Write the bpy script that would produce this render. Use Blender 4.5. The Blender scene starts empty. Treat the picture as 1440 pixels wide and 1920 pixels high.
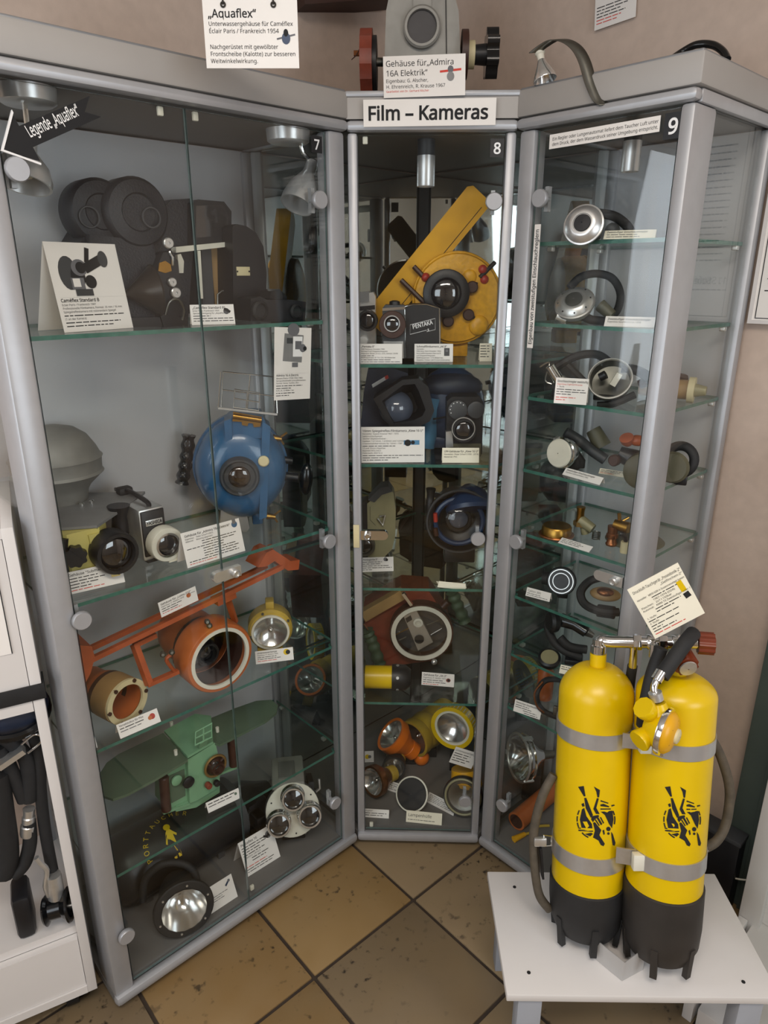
import bpy, bmesh, math, random
from mathutils import Vector, Matrix, Quaternion
from math import sin, cos, pi, sqrt, atan2, radians
random.seed(7)
SC = bpy.context.scene
COL = SC.collection
# ------------------------------------------------------------------ camera
F = 1304.3; TH = .3296; YAW = -.0315; HC = 1.464          # focal length (px of 1440x1920), pitch, yaw of the corner, lens height
cd = bpy.data.cameras.new('camera'); cam = bpy.data.objects.new('camera', cd); COL.objects.link(cam)
cd.sensor_fit = 'VERTICAL'; cd.sensor_height = 24; cd.lens = F/1920*24; cd.clip_start = .02
cam.location = (0, 0, HC); cam.rotation_euler = (pi/2-TH, 0, 0); SC.camera = cam
# ------------------------------------------------------------------ world, view
w = bpy.data.worlds.new('world'); SC.world = w; w.use_nodes = True
w.node_tree.nodes['Background'].inputs[0].default_value = (.62, .72, .85, 1)
w.node_tree.nodes['Background'].inputs[1].default_value = 1.1
SC.view_settings.view_transform = 'Standard'; SC.view_settings.look = 'None'
SC.view_settings.gamma = 1; SC.view_settings.use_curve_mapping = False
SC.view_settings.exposure = -.25
SC.cycles.transparent_max_bounces = 40; SC.cycles.max_bounces = 14; SC.cycles.glossy_bounces = 8
SC.cycles.caustics_reflective = False; SC.cycles.caustics_refractive = False
SC.cycles.sample_clamp_indirect = 4
# ------------------------------------------------------------------ frames of the three cabinets
A7 = pi/4+YAW; A9 = pi/4-YAW
PL = Vector((-.0749, 1.4938)); W8 = .3319
PR = PL+W8*Vector((cos(YAW), sin(YAW))); L7 = .6664; L9 = .3442; DEP = .34
P7 = PL-L7*Vector((cos(A7), sin(A7)))
FR = {7: (P7, A7), 8: (PL, YAW), 9: (PR, -A9), 0: (Vector((0, 0)), 0), 'L': (Vector((-.595, 1.047)), radians(28)), 'W': (Vector((.24, 1.168)), -.012)}
OC = Vector((0, 0, HC))
def ray(px, py):
    x = (px-720)/F; u = -(py-960)/F
    return Vector((x, cos(TH)+u*sin(TH), -sin(TH)+u*cos(TH)))
def W(cab, u, v, z):
    o, a = FR[cab]
    return Vector((o.x+u*cos(a)-v*sin(a), o.y+u*sin(a)+v*cos(a), z))
def loc(cab, P):
    o, a = FR[cab]; d = Vector((P[0]-o.x, P[1]-o.y))
    return Vector((d.x*cos(a)+d.y*sin(a), -d.x*sin(a)+d.y*cos(a), P[2]))
def PV(cab, px, py, v):                 # where a sight line meets depth v inside a cabinet
    o = loc(cab, OC); d = loc(cab, OC+ray(px, py))-o
    return o+d*((v-o.y)/d.y)
def PZ(cab, px, py, z):                 # where a sight line meets a shelf or the floor
    d = ray(px, py)
    return loc(cab, OC+d*((z-HC)/d.z))
def proj(P):
    d = Vector(P)-OC; k = d.y*cos(TH)-d.z*sin(TH); u = d.y*sin(TH)+d.z*cos(TH)
    return 720+F*d.x/k, 960-F*u/k
# ------------------------------------------------------------------ lights: daylight from the windows, one of them added, and an added ceiling lamp
def area(name, P, target, sx, sy, power, col):
    l = bpy.data.lights.new(name, 'AREA'); l.shape = 'RECTANGLE'; l.size = sx; l.size_y = sy; l.energy = power; l.color = col
    o = bpy.data.objects.new(name, l); COL.objects.link(o); o.location = P
    o.rotation_euler = (Vector(target)-Vector(P)).to_track_quat('-Z', 'Y').to_euler(); return o
RW = 3.3                                                     # room side length along both walls
APEX = W(8, W8/2, W8/2+DEP*sqrt(2)+.02, 0)
E1 = Vector((-cos(A7), -sin(A7), 0)); E2 = Vector((cos(A9), -sin(A9), 0))
def RM(a, b, z): return APEX+E1*a+E2*b+Vector((0, 0, z))     # a: along the left wall, b: along the right wall, from the corner
area('window_daylight', RM(RW-.12, 1.25, 1.45), RM(0, 1.25, 1.0), 1.5, 1.1, 22, (.86, .93, 1))
area('window_daylight', RM(2.06, .02, 1.4), RM(2.06, 1.5, 1.2), .5, 1.0, 10, (.86, .93, 1))
area('window_daylight', RM(1.0, RW-.12, 1.45), RM(1.0, 0, 1.0), 1.1, 1.05, 20, (.9, .95, 1))  # fill light for the inside of cabinet 7, at the added front wall window
area('ceiling_fill_light', RM(1.75, 1.7, 2.45), RM(1.75, 1.7, 0), 1.2, .5, 36, (1, .9, .8))  # added lamp out of view, lights the room as a whole
# ------------------------------------------------------------------ materials
def lin(c):
    if isinstance(c, str): c = [int(c[i:i+2], 16)/255 for i in (0, 2, 4)]
    return [x/12.92 if x <= .04045 else ((x+.055)/1.055)**2.4 for x in c]
MATS = {}
def mat(name, col, rough=.5, metal=0, var=.08, scale=30, bump=0, spec=.5, coat=0, trans=0):
    if name in MATS: return MATS[name]
    m = bpy.data.materials.new(name); m.use_nodes = True; nt = m.node_tree; b = nt.nodes['Principled BSDF']
    c = lin(col)
    b.inputs['Roughness'].default_value = rough; b.inputs['Metallic'].default_value = metal
    b.inputs['Specular IOR Level'].default_value = spec; b.inputs['Coat Weight'].default_value = coat
    b.inputs['Transmission Weight'].default_value = trans
    tc = nt.nodes.new('ShaderNodeTexCoord'); no = nt.nodes.new('ShaderNodeTexNoise')
    no.inputs['Scale'].default_value = scale; no.inputs['Detail'].default_value = 5
    nt.links.new(tc.outputs['Object'], no.inputs['Vector'])
    cr = nt.nodes.new('ShaderNodeValToRGB'); nt.links.new(no.outputs['Fac'], cr.inputs[0])
    cr.color_ramp.elements[0].position = .3; cr.color_ramp.elements[1].position = .7
    cr.color_ramp.elements[0].color = [x*(1-var) for x in c]+[1]; cr.color_ramp.elements[1].color = [min(1, x*(1+var)) for x in c]+[1]
    nt.links.new(cr.outputs[0], b.inputs['Base Color'])
    if bump:
        bp = nt.nodes.new('ShaderNodeBump'); bp.inputs['Strength'].default_value = bump; bp.inputs['Distance'].default_value = .002
        nt.links.new(no.outputs['Fac'], bp.inputs['Height']); nt.links.new(bp.outputs[0], b.inputs['Normal'])
    MATS[name] = m; return m
def glassmat(name, tint, refl=1.0, rough=.0):
    m = bpy.data.materials.new(name); m.use_nodes = True; nt = m.node_tree; nt.nodes.clear(); N = nt.nodes.new
    out = N('ShaderNodeOutputMaterial'); mx = N('ShaderNodeMixShader'); tr = N('ShaderNodeBsdfTransparent'); gl = N('ShaderNodeBsdfGlossy')
    tr.inputs[0].default_value = (*tint, 1); gl.inputs['Roughness'].default_value = rough
    lw = N('ShaderNodeLayerWeight'); lw.inputs[0].default_value = .5
    p = N('ShaderNodeMath'); p.operation = 'POWER'; p.inputs[1].default_value = 5; nt.links.new(lw.outputs['Facing'], p.inputs[0])
    ma = N('ShaderNodeMath'); ma.operation = 'MULTIPLY_ADD'; ma.inputs[1].default_value = .95*refl; ma.inputs[2].default_value = .042*refl
    nt.links.new(p.outputs[0], ma.inputs[0]); nt.links.new(ma.outputs[0], mx.inputs[0])
    nt.links.new(tr.outputs[0], mx.inputs[1]); nt.links.new(gl.outputs[0], mx.inputs[2]); nt.links.new(mx.outputs[0], out.inputs[0])
    MATS[name] = m; return m
glassmat('glass', (.985, .995, .99), .7); glassmat('shelf_glass', (.95, .985, .965), .7); glassmat('clear', (.97, .97, .97), 1.1)
mat('glass_edge', '3c6a5e', .15, 0, .2, 60); mat('seam_edge', '5a6a68', .2, 0, .1, 60)
mat('alu', 'acadb0', .4, .4, .03, 40); mat('alu_side', '8d8f92', .4, .5, .03, 40)
mat('alu_dark', '4a4a4c', .5, .3); mat('panel_grey', 'b4b4b6', .6, 0, .03, 6)
mat('floor_grey', '6c6a68', .5, 0, .04, 8); mat('white_lam', 'd6d2cf', .45, 0, .02, 6)
mat('paper', 'e9e5e0', .8, 0, .015, 20); mat('cream_paper', 'ece6d2', .8, 0, .02, 20)
mat('ink', '18181a', .8, 0, 0); mat('ink_red', 'd0483c', .8, 0, 0); mat('ink_grey', '6a6a6e', .8, 0, .1); mat('ink_white', 'eeeeee', .7, 0, 0)
mat('black', '111216', .42, 0, .2, 40); mat('black_gloss', '0e0f11', .18, 0, .1); mat('rubber', '1b1b1c', .7, 0, .2, 60, .1)
mat('black_crackle', '0f131b', .5, 0, .25, 260, .35); mat('dark_grey', '3a3c3f', .5, 0, .12, 30)
mat('chrome', 'e6e6e4', .12, 1, .03); mat('steel', 'd2d2d0', .34, .85, .05, 80); mat('steel_dark', '77766f', .38, 1, .1, 60)
mat('brass', 'a8803c', .32, 1, .15, 50); mat('gold_dull', '9a7b4a', .4, .7, .15, 40); mat('copper', '96603c', .35, .9, .15)
mat('cast_grey', '8e8c86', .55, .35, .12, 25, .15); mat('cast_dark', '6d6c69', .5, .4, .12, 30, .2)
mat('yellow', 'dcb800', .32, 0, .04, 12); mat('yellow_amber', 'd9a010', .35, 0, .1, 20); mat('yellow_cast', 'dda21c', .4, 0, .14, 90, .5)
mat('yellow_pale', 'ccc070', .45, 0, .08, 20); mat('yellow_dirty', 'b89a35', .45, 0, .15, 25)
mat('orange', 'b2602f', .4, 0, .1, 25); mat('orange_red', 'a8512c', .45, 0, .15, 30); mat('orange_bright', 'ef7a12', .38, 0, .06, 20)
mat('blue', '28587f', .3, 0, .12, 30, .1, coat=.4); mat('blue_dark', '1c3556', .35, 0, .15, 25); mat('blue_light', '4f86ad', .35, 0, .12)
mat('navy', '20283a', .5, 0, .2, 40)
mat('green_mint', '7aa682', .4, 0, .08, 25); mat('green_dark', '546653', .5, 0, .1, 18); mat('green_grip', '3a4f3a', .55, 0, .15)
mat('brown', '3a1f16', .45, 0, .2, 30); mat('bakelite', '70301a', .35, 0, .15, 30); mat('red_brown', '7a3524', .45, 0, .2, 40)
mat('red', 'a83226', .4, 0, .1); mat('olive', '8f8a6a', .45, .1, .08, 30); mat('olive_dark', '55523f', .5, 0, .1)
mat('lens', '0a0b12', .05, 0, .1, spec=.9, coat=1); mat('lens_amber', '2a1a0c', .05, 0, .2, spec=.9, coat=1)
mat('reflector', 'e2e2e0', .16, .9, .06, 15); mat('offwhite', 'd8d5c6', .5, 0, .06, 30); mat('ivory', 'cfc39a', .5, 0, .08)
mat('wood_dark', '3c2219', .6, 0, .3, 14); mat('tan', '9f7f52', .5, 0, .12, 20); mat('hose_brown', '4f473b', .7, 0, .25, 60, .2)
mat('string', '2a2622', .8); mat('grey_mid', '7c7c7c', .5, 0, .08, 30); mat('boot', '1f1f20', .6, 0, .2, 20, .1); mat('boot_worn', '2c2825', .6, 0, .25, 14, .1)
mat('mirror', 'd8dcdc', .02, 1, .01, 3); mat('dark_green', '4d5852', .5, 0, .15, 6); mat('wire', 'c9c7c0', .25, 1, .05)
mat('dome', '4b5260', .08, 0, .1, spec=.8)
# ------------------------------------------------------------------ mesh collector
class B:
    def __init__(s): s.v = []; s.f = []; s.m = []
    def add(s, vs, fs, mi=0):
        n = len(s.v); s.v += [Vector(p) for p in vs]
        for f in fs: s.f.append([i+n for i in f]); s.m.append(mi)
        return s
    def box(s, x0, x1, y0, y1, z0, z1, bev=0, mi=0, mi_side=None, M=None):
        if x0 > x1: x0, x1 = x1, x0
        if y0 > y1: y0, y1 = y1, y0
        if z0 > z1: z0, z1 = z1, z0
        if bev:
            b = min(bev, (x1-x0)/2.1, (y1-y0)/2.1, (z1-z0)/2.1)
            bm = bmesh.new(); bmesh.ops.create_cube(bm, size=1)
            for q in bm.verts: q.co = ((x0+x1)/2+q.co.x*(x1-x0), (y0+y1)/2+q.co.y*(y1-y0), (z0+z1)/2+q.co.z*(z1-z0))
            bmesh.ops.bevel(bm, geom=bm.edges[:], offset=b, segments=2, affect='EDGES', profile=.5)
            bm.verts.index_update()
            vs = [q.co.copy() for q in bm.verts]; fs = [[q.index for q in f.verts] for f in bm.faces]; bm.free()
        else:
            vs = [Vector((x, y, z)) for z in (z0, z1) for y in (y0, y1) for x in (x0, x1)]
            fs = [[0, 2, 3, 1], [4, 5, 7, 6], [0, 1, 5, 4], [3, 2, 6, 7], [1, 3, 7, 5], [2, 0, 4, 6]]
            e = min((z1-z0, 0), (y1-y0, 2), (x1-x0, 4))[1]; fs = fs[e:]+fs[:e]      # broad faces first
        if M: vs = [M @ q for q in vs]
        if mi_side is None or bev: return s.add(vs, fs, mi)
        s.add(vs, fs[:2], mi); n = len(s.v)-8
        for f in fs[2:]: s.f.append([i+n for i in f]); s.m.append(mi_side)
        return s
    def lathe(s, o, ax, prof, n=28, mi=0, cap=True, ang=2*pi):
        o = Vector(o); ax = Vector(ax).normalized(); q = Vector((0, 0, 1)).rotation_difference(ax)
        if ax.z < -.9999: q = Quaternion((1, 0, 0), pi)
        vs = []; k = len(prof); full = abs(ang-2*pi) < 1e-6; m = n if full else n+1
        for r, h in prof:
            for i in range(m):
                a = ang*i/n; vs.append(o+q @ Vector((r*cos(a), r*sin(a), h)))
        fs = []
        for j in range(k-1):
            for i in range(n):
                i2 = (i+1) % m; fs.append([j*m+i, j*m+i2, (j+1)*m+i2, (j+1)*m+i])
        if cap and full: fs.append(list(range(m))[::-1]); fs.append([(k-1)*m+i for i in range(m)])
        return s.add(vs, fs, mi)
    def cyl(s, p0, p1, r0, r1=None, n=24, mi=0, bev=0):
        p0 = Vector(p0); p1 = Vector(p1); r1 = r0 if r1 is None else r1; L = (p1-p0).length
        if bev: return s.lathe(p0, p1-p0, [(r0-bev, 0), (r0, bev), (r1, L-bev), (r1-bev, L)], n, mi)
        return s.lathe(p0, p1-p0, [(r0, 0), (r1, L)], n, mi)
    def ring(s, o, ax, ri, ro, h, n=32, mi=0):           # flat ring with a hole, from o along ax
        return s.lathe(o, ax, [(ri, 0), (ro, 0), (ro, h), (ri, h), (ri, 0)], n, mi, cap=False)
    def torus(s, o, ax, R, r, n=32, k=8, mi=0, ang=2*pi):
        return s.lathe(o, ax, [(R+r*cos(2*pi*i/k), r*sin(2*pi*i/k)) for i in range(k+1)], n, mi, cap=False, ang=ang)
    def sphere(s, o, r, n=20, mi=0, sc=(1, 1, 1), M=None):
        k = n//2; vs = []; fs = []
        for j in range(1, k):
            for i in range(n):
                t = pi*j/k; a = 2*pi*i/n
                vs.append(Vector((sin(t)*cos(a)*sc[0], sin(t)*sin(a)*sc[1], cos(t)*sc[2]))*r)
        vs += [Vector((0, 0, r*sc[2])), Vector((0, 0, -r*sc[2]))]
        if M: vs = [M @ q for q in vs]
        vs = [Vector(o)+q for q in vs]
        for j in range(k-2):
            for i in range(n): i2 = (i+1) % n; fs.append([j*n+i, (j+1)*n+i, (j+1)*n+i2, j*n+i2])
        t, b = (k-1)*n, (k-1)*n+1
        for i in range(n): i2 = (i+1) % n; fs.append([t, i, i2]); fs.append([b, (k-2)*n+i2, (k-2)*n+i])
        return s.add(vs, fs, mi)
    def tube(s, pts, r, n=10, mi=0, sm=0, closed=False, cap=True):
        pts = [Vector(p) for p in pts]
        if sm: pts = smooth(pts, sm, closed)
        m = len(pts); rr = r if isinstance(r, (list, tuple)) else None; vs = []; up = None
        for i, p in enumerate(pts):
            a = pts[(i-1) % m] if closed or i > 0 else p; b = pts[(i+1) % m] if closed or i < m-1 else p
            t = (b-a).normalized()
            if up is None: up = t.orthogonal().normalized()
            else:
                up = up-t*up.dot(t); up = up.normalized() if up.length > 1e-6 else t.orthogonal().normalized()
            q = t.cross(up)
            if rr: x = i/(m-1)*(len(rr)-1); j = min(int(x), len(rr)-2); ri = rr[j]+(rr[j+1]-rr[j])*(x-j)
            else: ri = r
            for k in range(n): an = 2*pi*k/n; vs.append(p+(up*cos(an)+q*sin(an))*ri)
        fs = []
        for i in range(m if closed else m-1):
            i2 = (i+1) % m
            for k in range(n): k2 = (k+1) % n; fs.append([i*n+k, i*n+k2, i2*n+k2, i2*n+k])
        if cap and not closed: fs.append(list(range(n))[::-1]); fs.append([(m-1)*n+k for k in range(n)])
        return s.add(vs, fs, mi)
    def prism(s, pts, o, ex, ey, th, mi=0, mi_side=None):   # polygon pts (2D) in plane o+ex,ey extruded by vector th
        o = Vector(o); ex = Vector(ex); ey = Vector(ey); th = Vector(th); n = len(pts)
        vs = [o+ex*p[0]+ey*p[1] for p in pts]; vs += [q+th for q in vs]
        s.add(vs, [list(range(n)), [n+i for i in range(n)][::-1]], mi); k = len(s.v)-2*n
        for i in range(n): j = (i+1) % n; s.f.append([k+i, k+n+i, k+n+j, k+j]); s.m.append(mi if mi_side is None else mi_side)
        return s
    def bar(s, p0, p1, wx, wz, up=(0, 0, 1)):               # rectangular bar between two points
        p0 = Vector(p0); p1 = Vector(p1); t = (p1-p0).normalized(); a = Vector(up).cross(t).normalized(); b = t.cross(a)
        return s.prism([(-wx/2, -wz/2), (wx/2, -wz/2), (wx/2, wz/2), (-wx/2, wz/2)], p0, a, b, p1-p0)
def smooth(P, k, closed=False):
    out = []; n = len(P)
    for i in range(n if closed else n-1):
        a, b, c, d = [P[(i+j) % n] if closed else P[max(0, min(n-1, i+j))] for j in (-1, 0, 1, 2)]
        for q in range(k):
            t = q/k
            out.append(.5*((2*b)+(c-a)*t+(2*a-5*b+4*c-d)*t*t+(3*b-a-3*c+d)*t**3))
    if not closed: out.append(P[-1])
    return out
def mk(name, b, m, parent=None, label=None, flat=False):
    me = bpy.data.meshes.new(name); me.from_pydata(b.v, [], b.f); me.update()
    ms = m if isinstance(m, (list, tuple)) else [m]
    for x in ms: me.materials.append(MATS[x] if isinstance(x, str) else x)
    if len(ms) > 1: me.polygons.foreach_set('material_index', b.m)
    bm = bmesh.new(); bm.from_mesh(me); bmesh.ops.recalc_face_normals(bm, faces=bm.faces); bm.to_mesh(me); bm.free()
    if not flat:
        me.polygons.foreach_set('use_smooth', [True]*len(me.polygons)); me.set_sharp_from_angle(angle=radians(38))
    o = bpy.data.objects.new(name, me); COL.objects.link(o)
    if parent: o.parent = parent
    if label: o['label'] = label
    return o
def tag(o, label, cat, group=None):
    o['label'] = label; o['category'] = cat
    if group: o['group'] = group
    return o
def thing(name, label, cat, P, rz=0, group=None):
    o = bpy.data.objects.new(name, None); COL.objects.link(o); o.empty_display_size = .02
    o.location = P; o.rotation_euler = (0, 0, rz); return tag(o, label, cat, group)
def struct(name, b, m, parent=None):
    o = mk(name, b, m, parent)
    if not parent: o['kind'] = 'structure'
    return o
class It:
    """a thing standing at a spot in a cabinet; p() turns a sight line plus the thing's own depth y into its local coordinates"""
    def __init__(s, name, label, cat, cab, px, py, z=None, v=None, yaw=None, group=None):
        q = PZ(cab, px, py, z) if v is None else PV(cab, px, py, v)
        if v is not None and z is not None: q.z = z
        s.P = W(cab, *q)
        s.a = FR[cab][1] if yaw is None else (-atan2(s.P.x, s.P.y) if yaw == 'cam' else radians(yaw))
        s.uv = q; s.o = thing(name, label, cat, s.P, s.a, group)
        s.s = ((s.P.y)*cos(TH)-(s.P.z-HC)*sin(TH))/F        # metres per pixel at this distance
        s.R = Matrix.Rotation(-s.a, 3, 'Z')
    def p(s, px, py, y=0):
        o = s.R @ (OC-s.P); d = s.R @ ray(px, py)
        return o+d*((y-o.y)/d.y)
    def add(s, name, b, m, parent=None, label=None): return mk(name, b, m, parent or s.o, label)
Vc = Vector
FRONT = Vc((0, -1, 0))
# ------------------------------------------------------------------ lettering
GLY = {}
FONT = None
try:                                                          # the sans serif that ships with Blender; its built-in one otherwise
    FONT = bpy.data.fonts.load(bpy.utils.system_resource('DATAFILES', path='fonts')+'/NotoSansHebrew-Regular.woff2')
except Exception: FONT = None
def text_mesh(t, bold=0):
    k = (t, bold)
    if k not in GLY:
        c = bpy.data.curves.new('t', 'FONT'); c.body = t; c.size = 1; c.resolution_u = 2; c.fill_mode = 'FRONT'; c.offset = bold
        if FONT: c.font = FONT
        o = bpy.data.objects.new('t', c); me = bpy.data.meshes.new_from_object(o)
        vs = [q.co*(1.22 if FONT else 1) for q in me.vertices]; fs = [list(f.vertices) for f in me.polygons]
        bpy.data.objects.remove(o); bpy.data.curves.remove(c); bpy.data.meshes.remove(me)
        x1 = max((q.x for q in vs), default=.3); GLY[k] = (vs, fs, x1)
    return GLY[k]
def write(b, t, o, ex, ey, size, bold=0, maxw=None, center=False):
    vs, fs, x1 = text_mesh(t, bold); sx = size
    if maxw and x1*size > maxw: sx = maxw/x1
    o = Vc(o); off = -x1*sx/2 if center else 0
    b.add([o+ex*(q.x*sx+off)+ey*(q.y*size) for q in vs], fs)
    return x1*sx
def dashes(b, seed, o, ex, ey, size, wid):
    r = random.Random(seed); x = 0
    while x < wid-.3*size:
        l = min(r.uniform(.8, 4.2)*size, wid-x)
        y0, y1 = .08*size, .42*size
        b.add([o+ex*x+ey*y0, o+ex*(x+l)+ey*y0, o+ex*(x+l)+ey*y1, o+ex*x+ey*y1], [[0, 1, 2, 3]]); x += l+.45*size
def disc2(b, c, ex, ey, rx, ry, n=18, mi=0):
    b.add([c+ex*rx*cos(2*pi*i/n)+ey*ry*sin(2*pi*i/n) for i in range(n)], [list(range(n))], mi)
def lay_text(parent, w_, h, lines, ex, ey, o, nrm, pic=None, mx=.05, top=.06):
    """lines: (text, height share, colour, bold, left share) ; text '~f' is a line too blurred to read, f its share of the width"""
    bb = {}; y = h*(1-top); tot = sum(l[1] for l in lines)*1.22; fk = min(1, (1-top-.05)/tot) if tot else 1
    for i, ln in enumerate(lines):
        t, sz, c, bold, lx = (list(ln)+['k', 0, 0][len(ln)-2:])
        s = sz*h*fk; y -= s*1.0; b = bb.setdefault(c, B()); P = Vc(o)+ex*(w_*(mx+lx))+ey*y+nrm*.0004
        if t.startswith('~'): dashes(b, str((i, t, round(w_,4))), P, ex, ey, s, float(t[1:])*w_)
        elif t: write(b, t, P, ex, ey, s*1.05, bold, w_*(1-mx*1.4-lx))
        y -= s*.22
    NM = {'k': 'ink', 'r': 'ink_red', 'g': 'ink_grey', 'w': 'ink_white'}
    for c, b in bb.items():
        if b.v: mk('lettering', b, NM[c], parent, flat=True)
    if pic:
        b = B(); ms = []
        for sh in pic:
            kind, x, yy, rx, ry, m = sh[:6]
            if m not in ms: ms.append(m)
            c = Vc(o)+ex*(w_*x)+ey*(h*yy)+nrm*(.0004+.0001*pic.index(sh))
            if kind == 'd': disc2(b, c, ex, ey, rx*w_, ry*w_, mi=ms.index(m))
            else:
                a = radians(sh[6]) if len(sh) > 6 else 0; u = (ex*cos(a)+ey*sin(a))*rx*w_; t = (ey*cos(a)-ex*sin(a))*ry*w_
                b.add([c-u-t, c+u-t, c+u+t, c-u+t], [[0, 1, 2, 3]], ms.index(m))
        ms2 = ms+['ink'] if len(ms) == 1 else ms
        mk('picture', b, ms2, parent, flat=True)
def card(label, cab, z, BL, BR, TLy, lines, pic=None, lean=24, group='printed info cards', m='paper', tent=True, shift=0, top=.06):
    """a folded card whose lower edge stands on a shelf at height z between two sight lines"""
    a = W(cab, *PZ(cab, BL[0], BL[1], z)); c = W(cab, *PZ(cab, BR[0], BR[1], z))
    ex = (c-a); w_ = ex.length; ex.normalize(); n = Vc((-ex.y, ex.x, 0))
    if n.dot(a-OC) < 0: n = -n
    a += n*shift
    up = Vc((0, 0, 1))*cos(radians(lean))+n*sin(radians(lean)); h = .03
    for k in range(40):
        y = proj(a+up*h)[1]; h += (y-TLy)*.0006
    h = max(.01, min(h, .4))
    rz = atan2(ex.y, ex.x); t = thing('info_card', label, 'card', a, rz, group)
    X = Vc((1, 0, 0)); U = Vc((0, sin(radians(lean)), cos(radians(lean)))); N = Vc((0, -cos(radians(lean)), sin(radians(lean))))
    b = B(); b.prism([(0, 0), (w_, 0), (w_, h), (0, h)], (0, 0, .0004), X, U, -N*.0005); mk('paper', b, m, t, flat=True)
    if tent:
        T = U*h; d = T.y+.35*h; b = B(); b.add([T, T+X*w_, Vc((w_, d, .0006)), Vc((0, d, .0006))], [[0, 1, 2, 3]])
        b.add([T+Vc((0, .0005, 0)), T+X*w_+Vc((0, .0005, 0)), Vc((w_, d+.0006, .0006)), Vc((0, d+.0006, .0006))], [[0, 1, 2, 3]]); mk('back_flap', b, m, t, flat=True)
    lay_text(t, w_, h, lines, X, U, Vc((0, 0, .0004)), N, pic, top=top)
    return t
def sheet(name, label, cat, cab, v, TL, TR, BLy, lines, pic=None, m='paper', th=.001, group=None, rot=None, top=.06, mx=.05, par=None):
    """a flat sheet stuck on or hanging in a plane at depth v of a cabinet frame"""
    a = PV(cab, TL[0], TL[1], v); c = PV(cab, TR[0], TR[1], v)
    ex = c-a; w_ = ex.length; ex.normalize(); ey = Vc((-ex.z, 0, ex.x)); h = .03
    for k in range(40):
        y = proj(W(cab, *(a-ey*h)))[1]; h += (BLy-y)*.0006
    o = a-ey*h; t = thing(name, label, cat, W(cab, *o), FR[cab][1], group)
    b = B(); b.prism([(0, 0), (w_, 0), (w_, h), (0, h)], (0, 0, 0), ex, ey, Vc((0, th, 0))); mk('paper', b, m, t, flat=True)
    lay_text(t, w_, h, lines, ex, ey, Vc((0, 0, 0)), FRONT, pic, top=top, mx=mx)
    t['w'] = w_; t['h'] = h
    return t, ex, ey, w_, h
# ------------------------------------------------------------------ the room
WT = 2.5
def tri(name, pts, m, th=.06):
    pass
def wall(name, a0, b0, a1, b1, holes, z1=WT, m='wall_plaster', out=.08):
    """wall between two room points, built of boxes around its window holes (s0,s1,z0,z1)"""
    p = RM(a0, b0, 0); q = RM(a1, b1, 0); d = q-p; L = d.length; d.normalize(); n = Vc((d.y, -d.x, 0))
    if n.dot(RM(1.5, 1.5, 0)-p) > 0: n = -n
    b = B(); zc = Vc((0, 0, 1))
    def blk(s0, s1, za, zb): b.prism([(s0, za), (s1, za), (s1, zb), (s0, zb)], p, d, zc, n*out)
    s = -.1
    for s0, s1, za, zb in holes: blk(s, s0, 0, z1); blk(s0, s1, 0, za); blk(s0, s1, zb, z1); s = s1
    blk(s, L+.1, 0, z1)
    return struct(name, b, m), p, d, n
mat('wall_plaster', 'c6b3a5', .85, 0, .05, 40, .4); mat('wall_white', 'b3aaa1', .85, 0, .04, 10); mat('ceiling_white', 'd2cdc6', .9, 0, .03, 6)
_, p, d, n = wall('wall_left', 0, 0, RW, 0, [(1.76, 2.36, .85, 1.95)]); wall('wall_right', 0, 0, 0, RW, [])
WL = (p, d, n)
_, p, d, n = wall('wall_back', RW, 0, RW, RW, [(.5, 2.0, .85, 2.0)], m='wall_white')
def window(name, p, d, n, s0, s1, z0, z1):
    o = bpy.data.objects.new(name, None); COL.objects.link(o); o.location = p+d*s0+n*.03+Vc((0, 0, z0)); o.rotation_euler = (0, 0, atan2(d.y, d.x)); o['kind'] = 'structure'
    w_ = s1-s0; h = z1-z0
    for x0, x1, y0, y1 in ((0, w_, 0, .05), (0, w_, h-.05, h), (0, .05, .05, h-.05), (w_-.05, w_, .05, h-.05), (w_/2-.03, w_/2+.03, .05, h-.05)):
        mk('window_frame', B().box(x0, x1, -.02, .02, y0, y1), 'white_lam', o)
    for x0, x1 in ((.05, w_/2-.03), (w_/2+.03, w_-.05)): mk('pane', B().box(x0, x1, -.003, .003, .05, h-.05), 'glass', o)
window('window_1', p, d, n, .5, 2.0, .85, 2.0)
_, p, d, n = wall('wall_front', 0, RW, RW, RW, [(.4, 1.6, .85, 2.0)], m='wall_white'); window('fill_window', p, d, n, .4, 1.6, .85, 2.0); window('window_2', *WL, 1.76, 2.36, .85, 1.95)  # front wall window is added, unseen, to brighten the inside of cabinet 7
b = B(); b.prism([(-.1, -.1), (RW+.1, -.1), (RW+.1, RW+.1), (-.1, RW+.1)], RM(0, 0, WT), E1, E2, Vc((0, 0, .06))); struct('ceiling', b, 'ceiling_white')
q0 = W(7, *PV(7, 548, 21, .35)); d0 = ray(740, 6); q1 = OC+d0*(1.98/d0.y); b = B(); b.bar(q0+Vc((0, 0, .05)), q1+Vc((0, 0, .05)), .10, .10); struct('trim_1', b, 'wood_dark')['label'] = 'dark brown wooden beam across the corner under the ceiling'
t = thing('fill_lamp', 'long white ceiling lamp added unseen behind the camera to light the room', 'lamp', RM(1.75, 1.7, 2.5), A7)  # housing of the added lamp, no such lamp is known here
mk('housing', B().box(-.62, .62, -.28, .28, -.025, 0, .004), 'white_lam', t)
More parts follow.
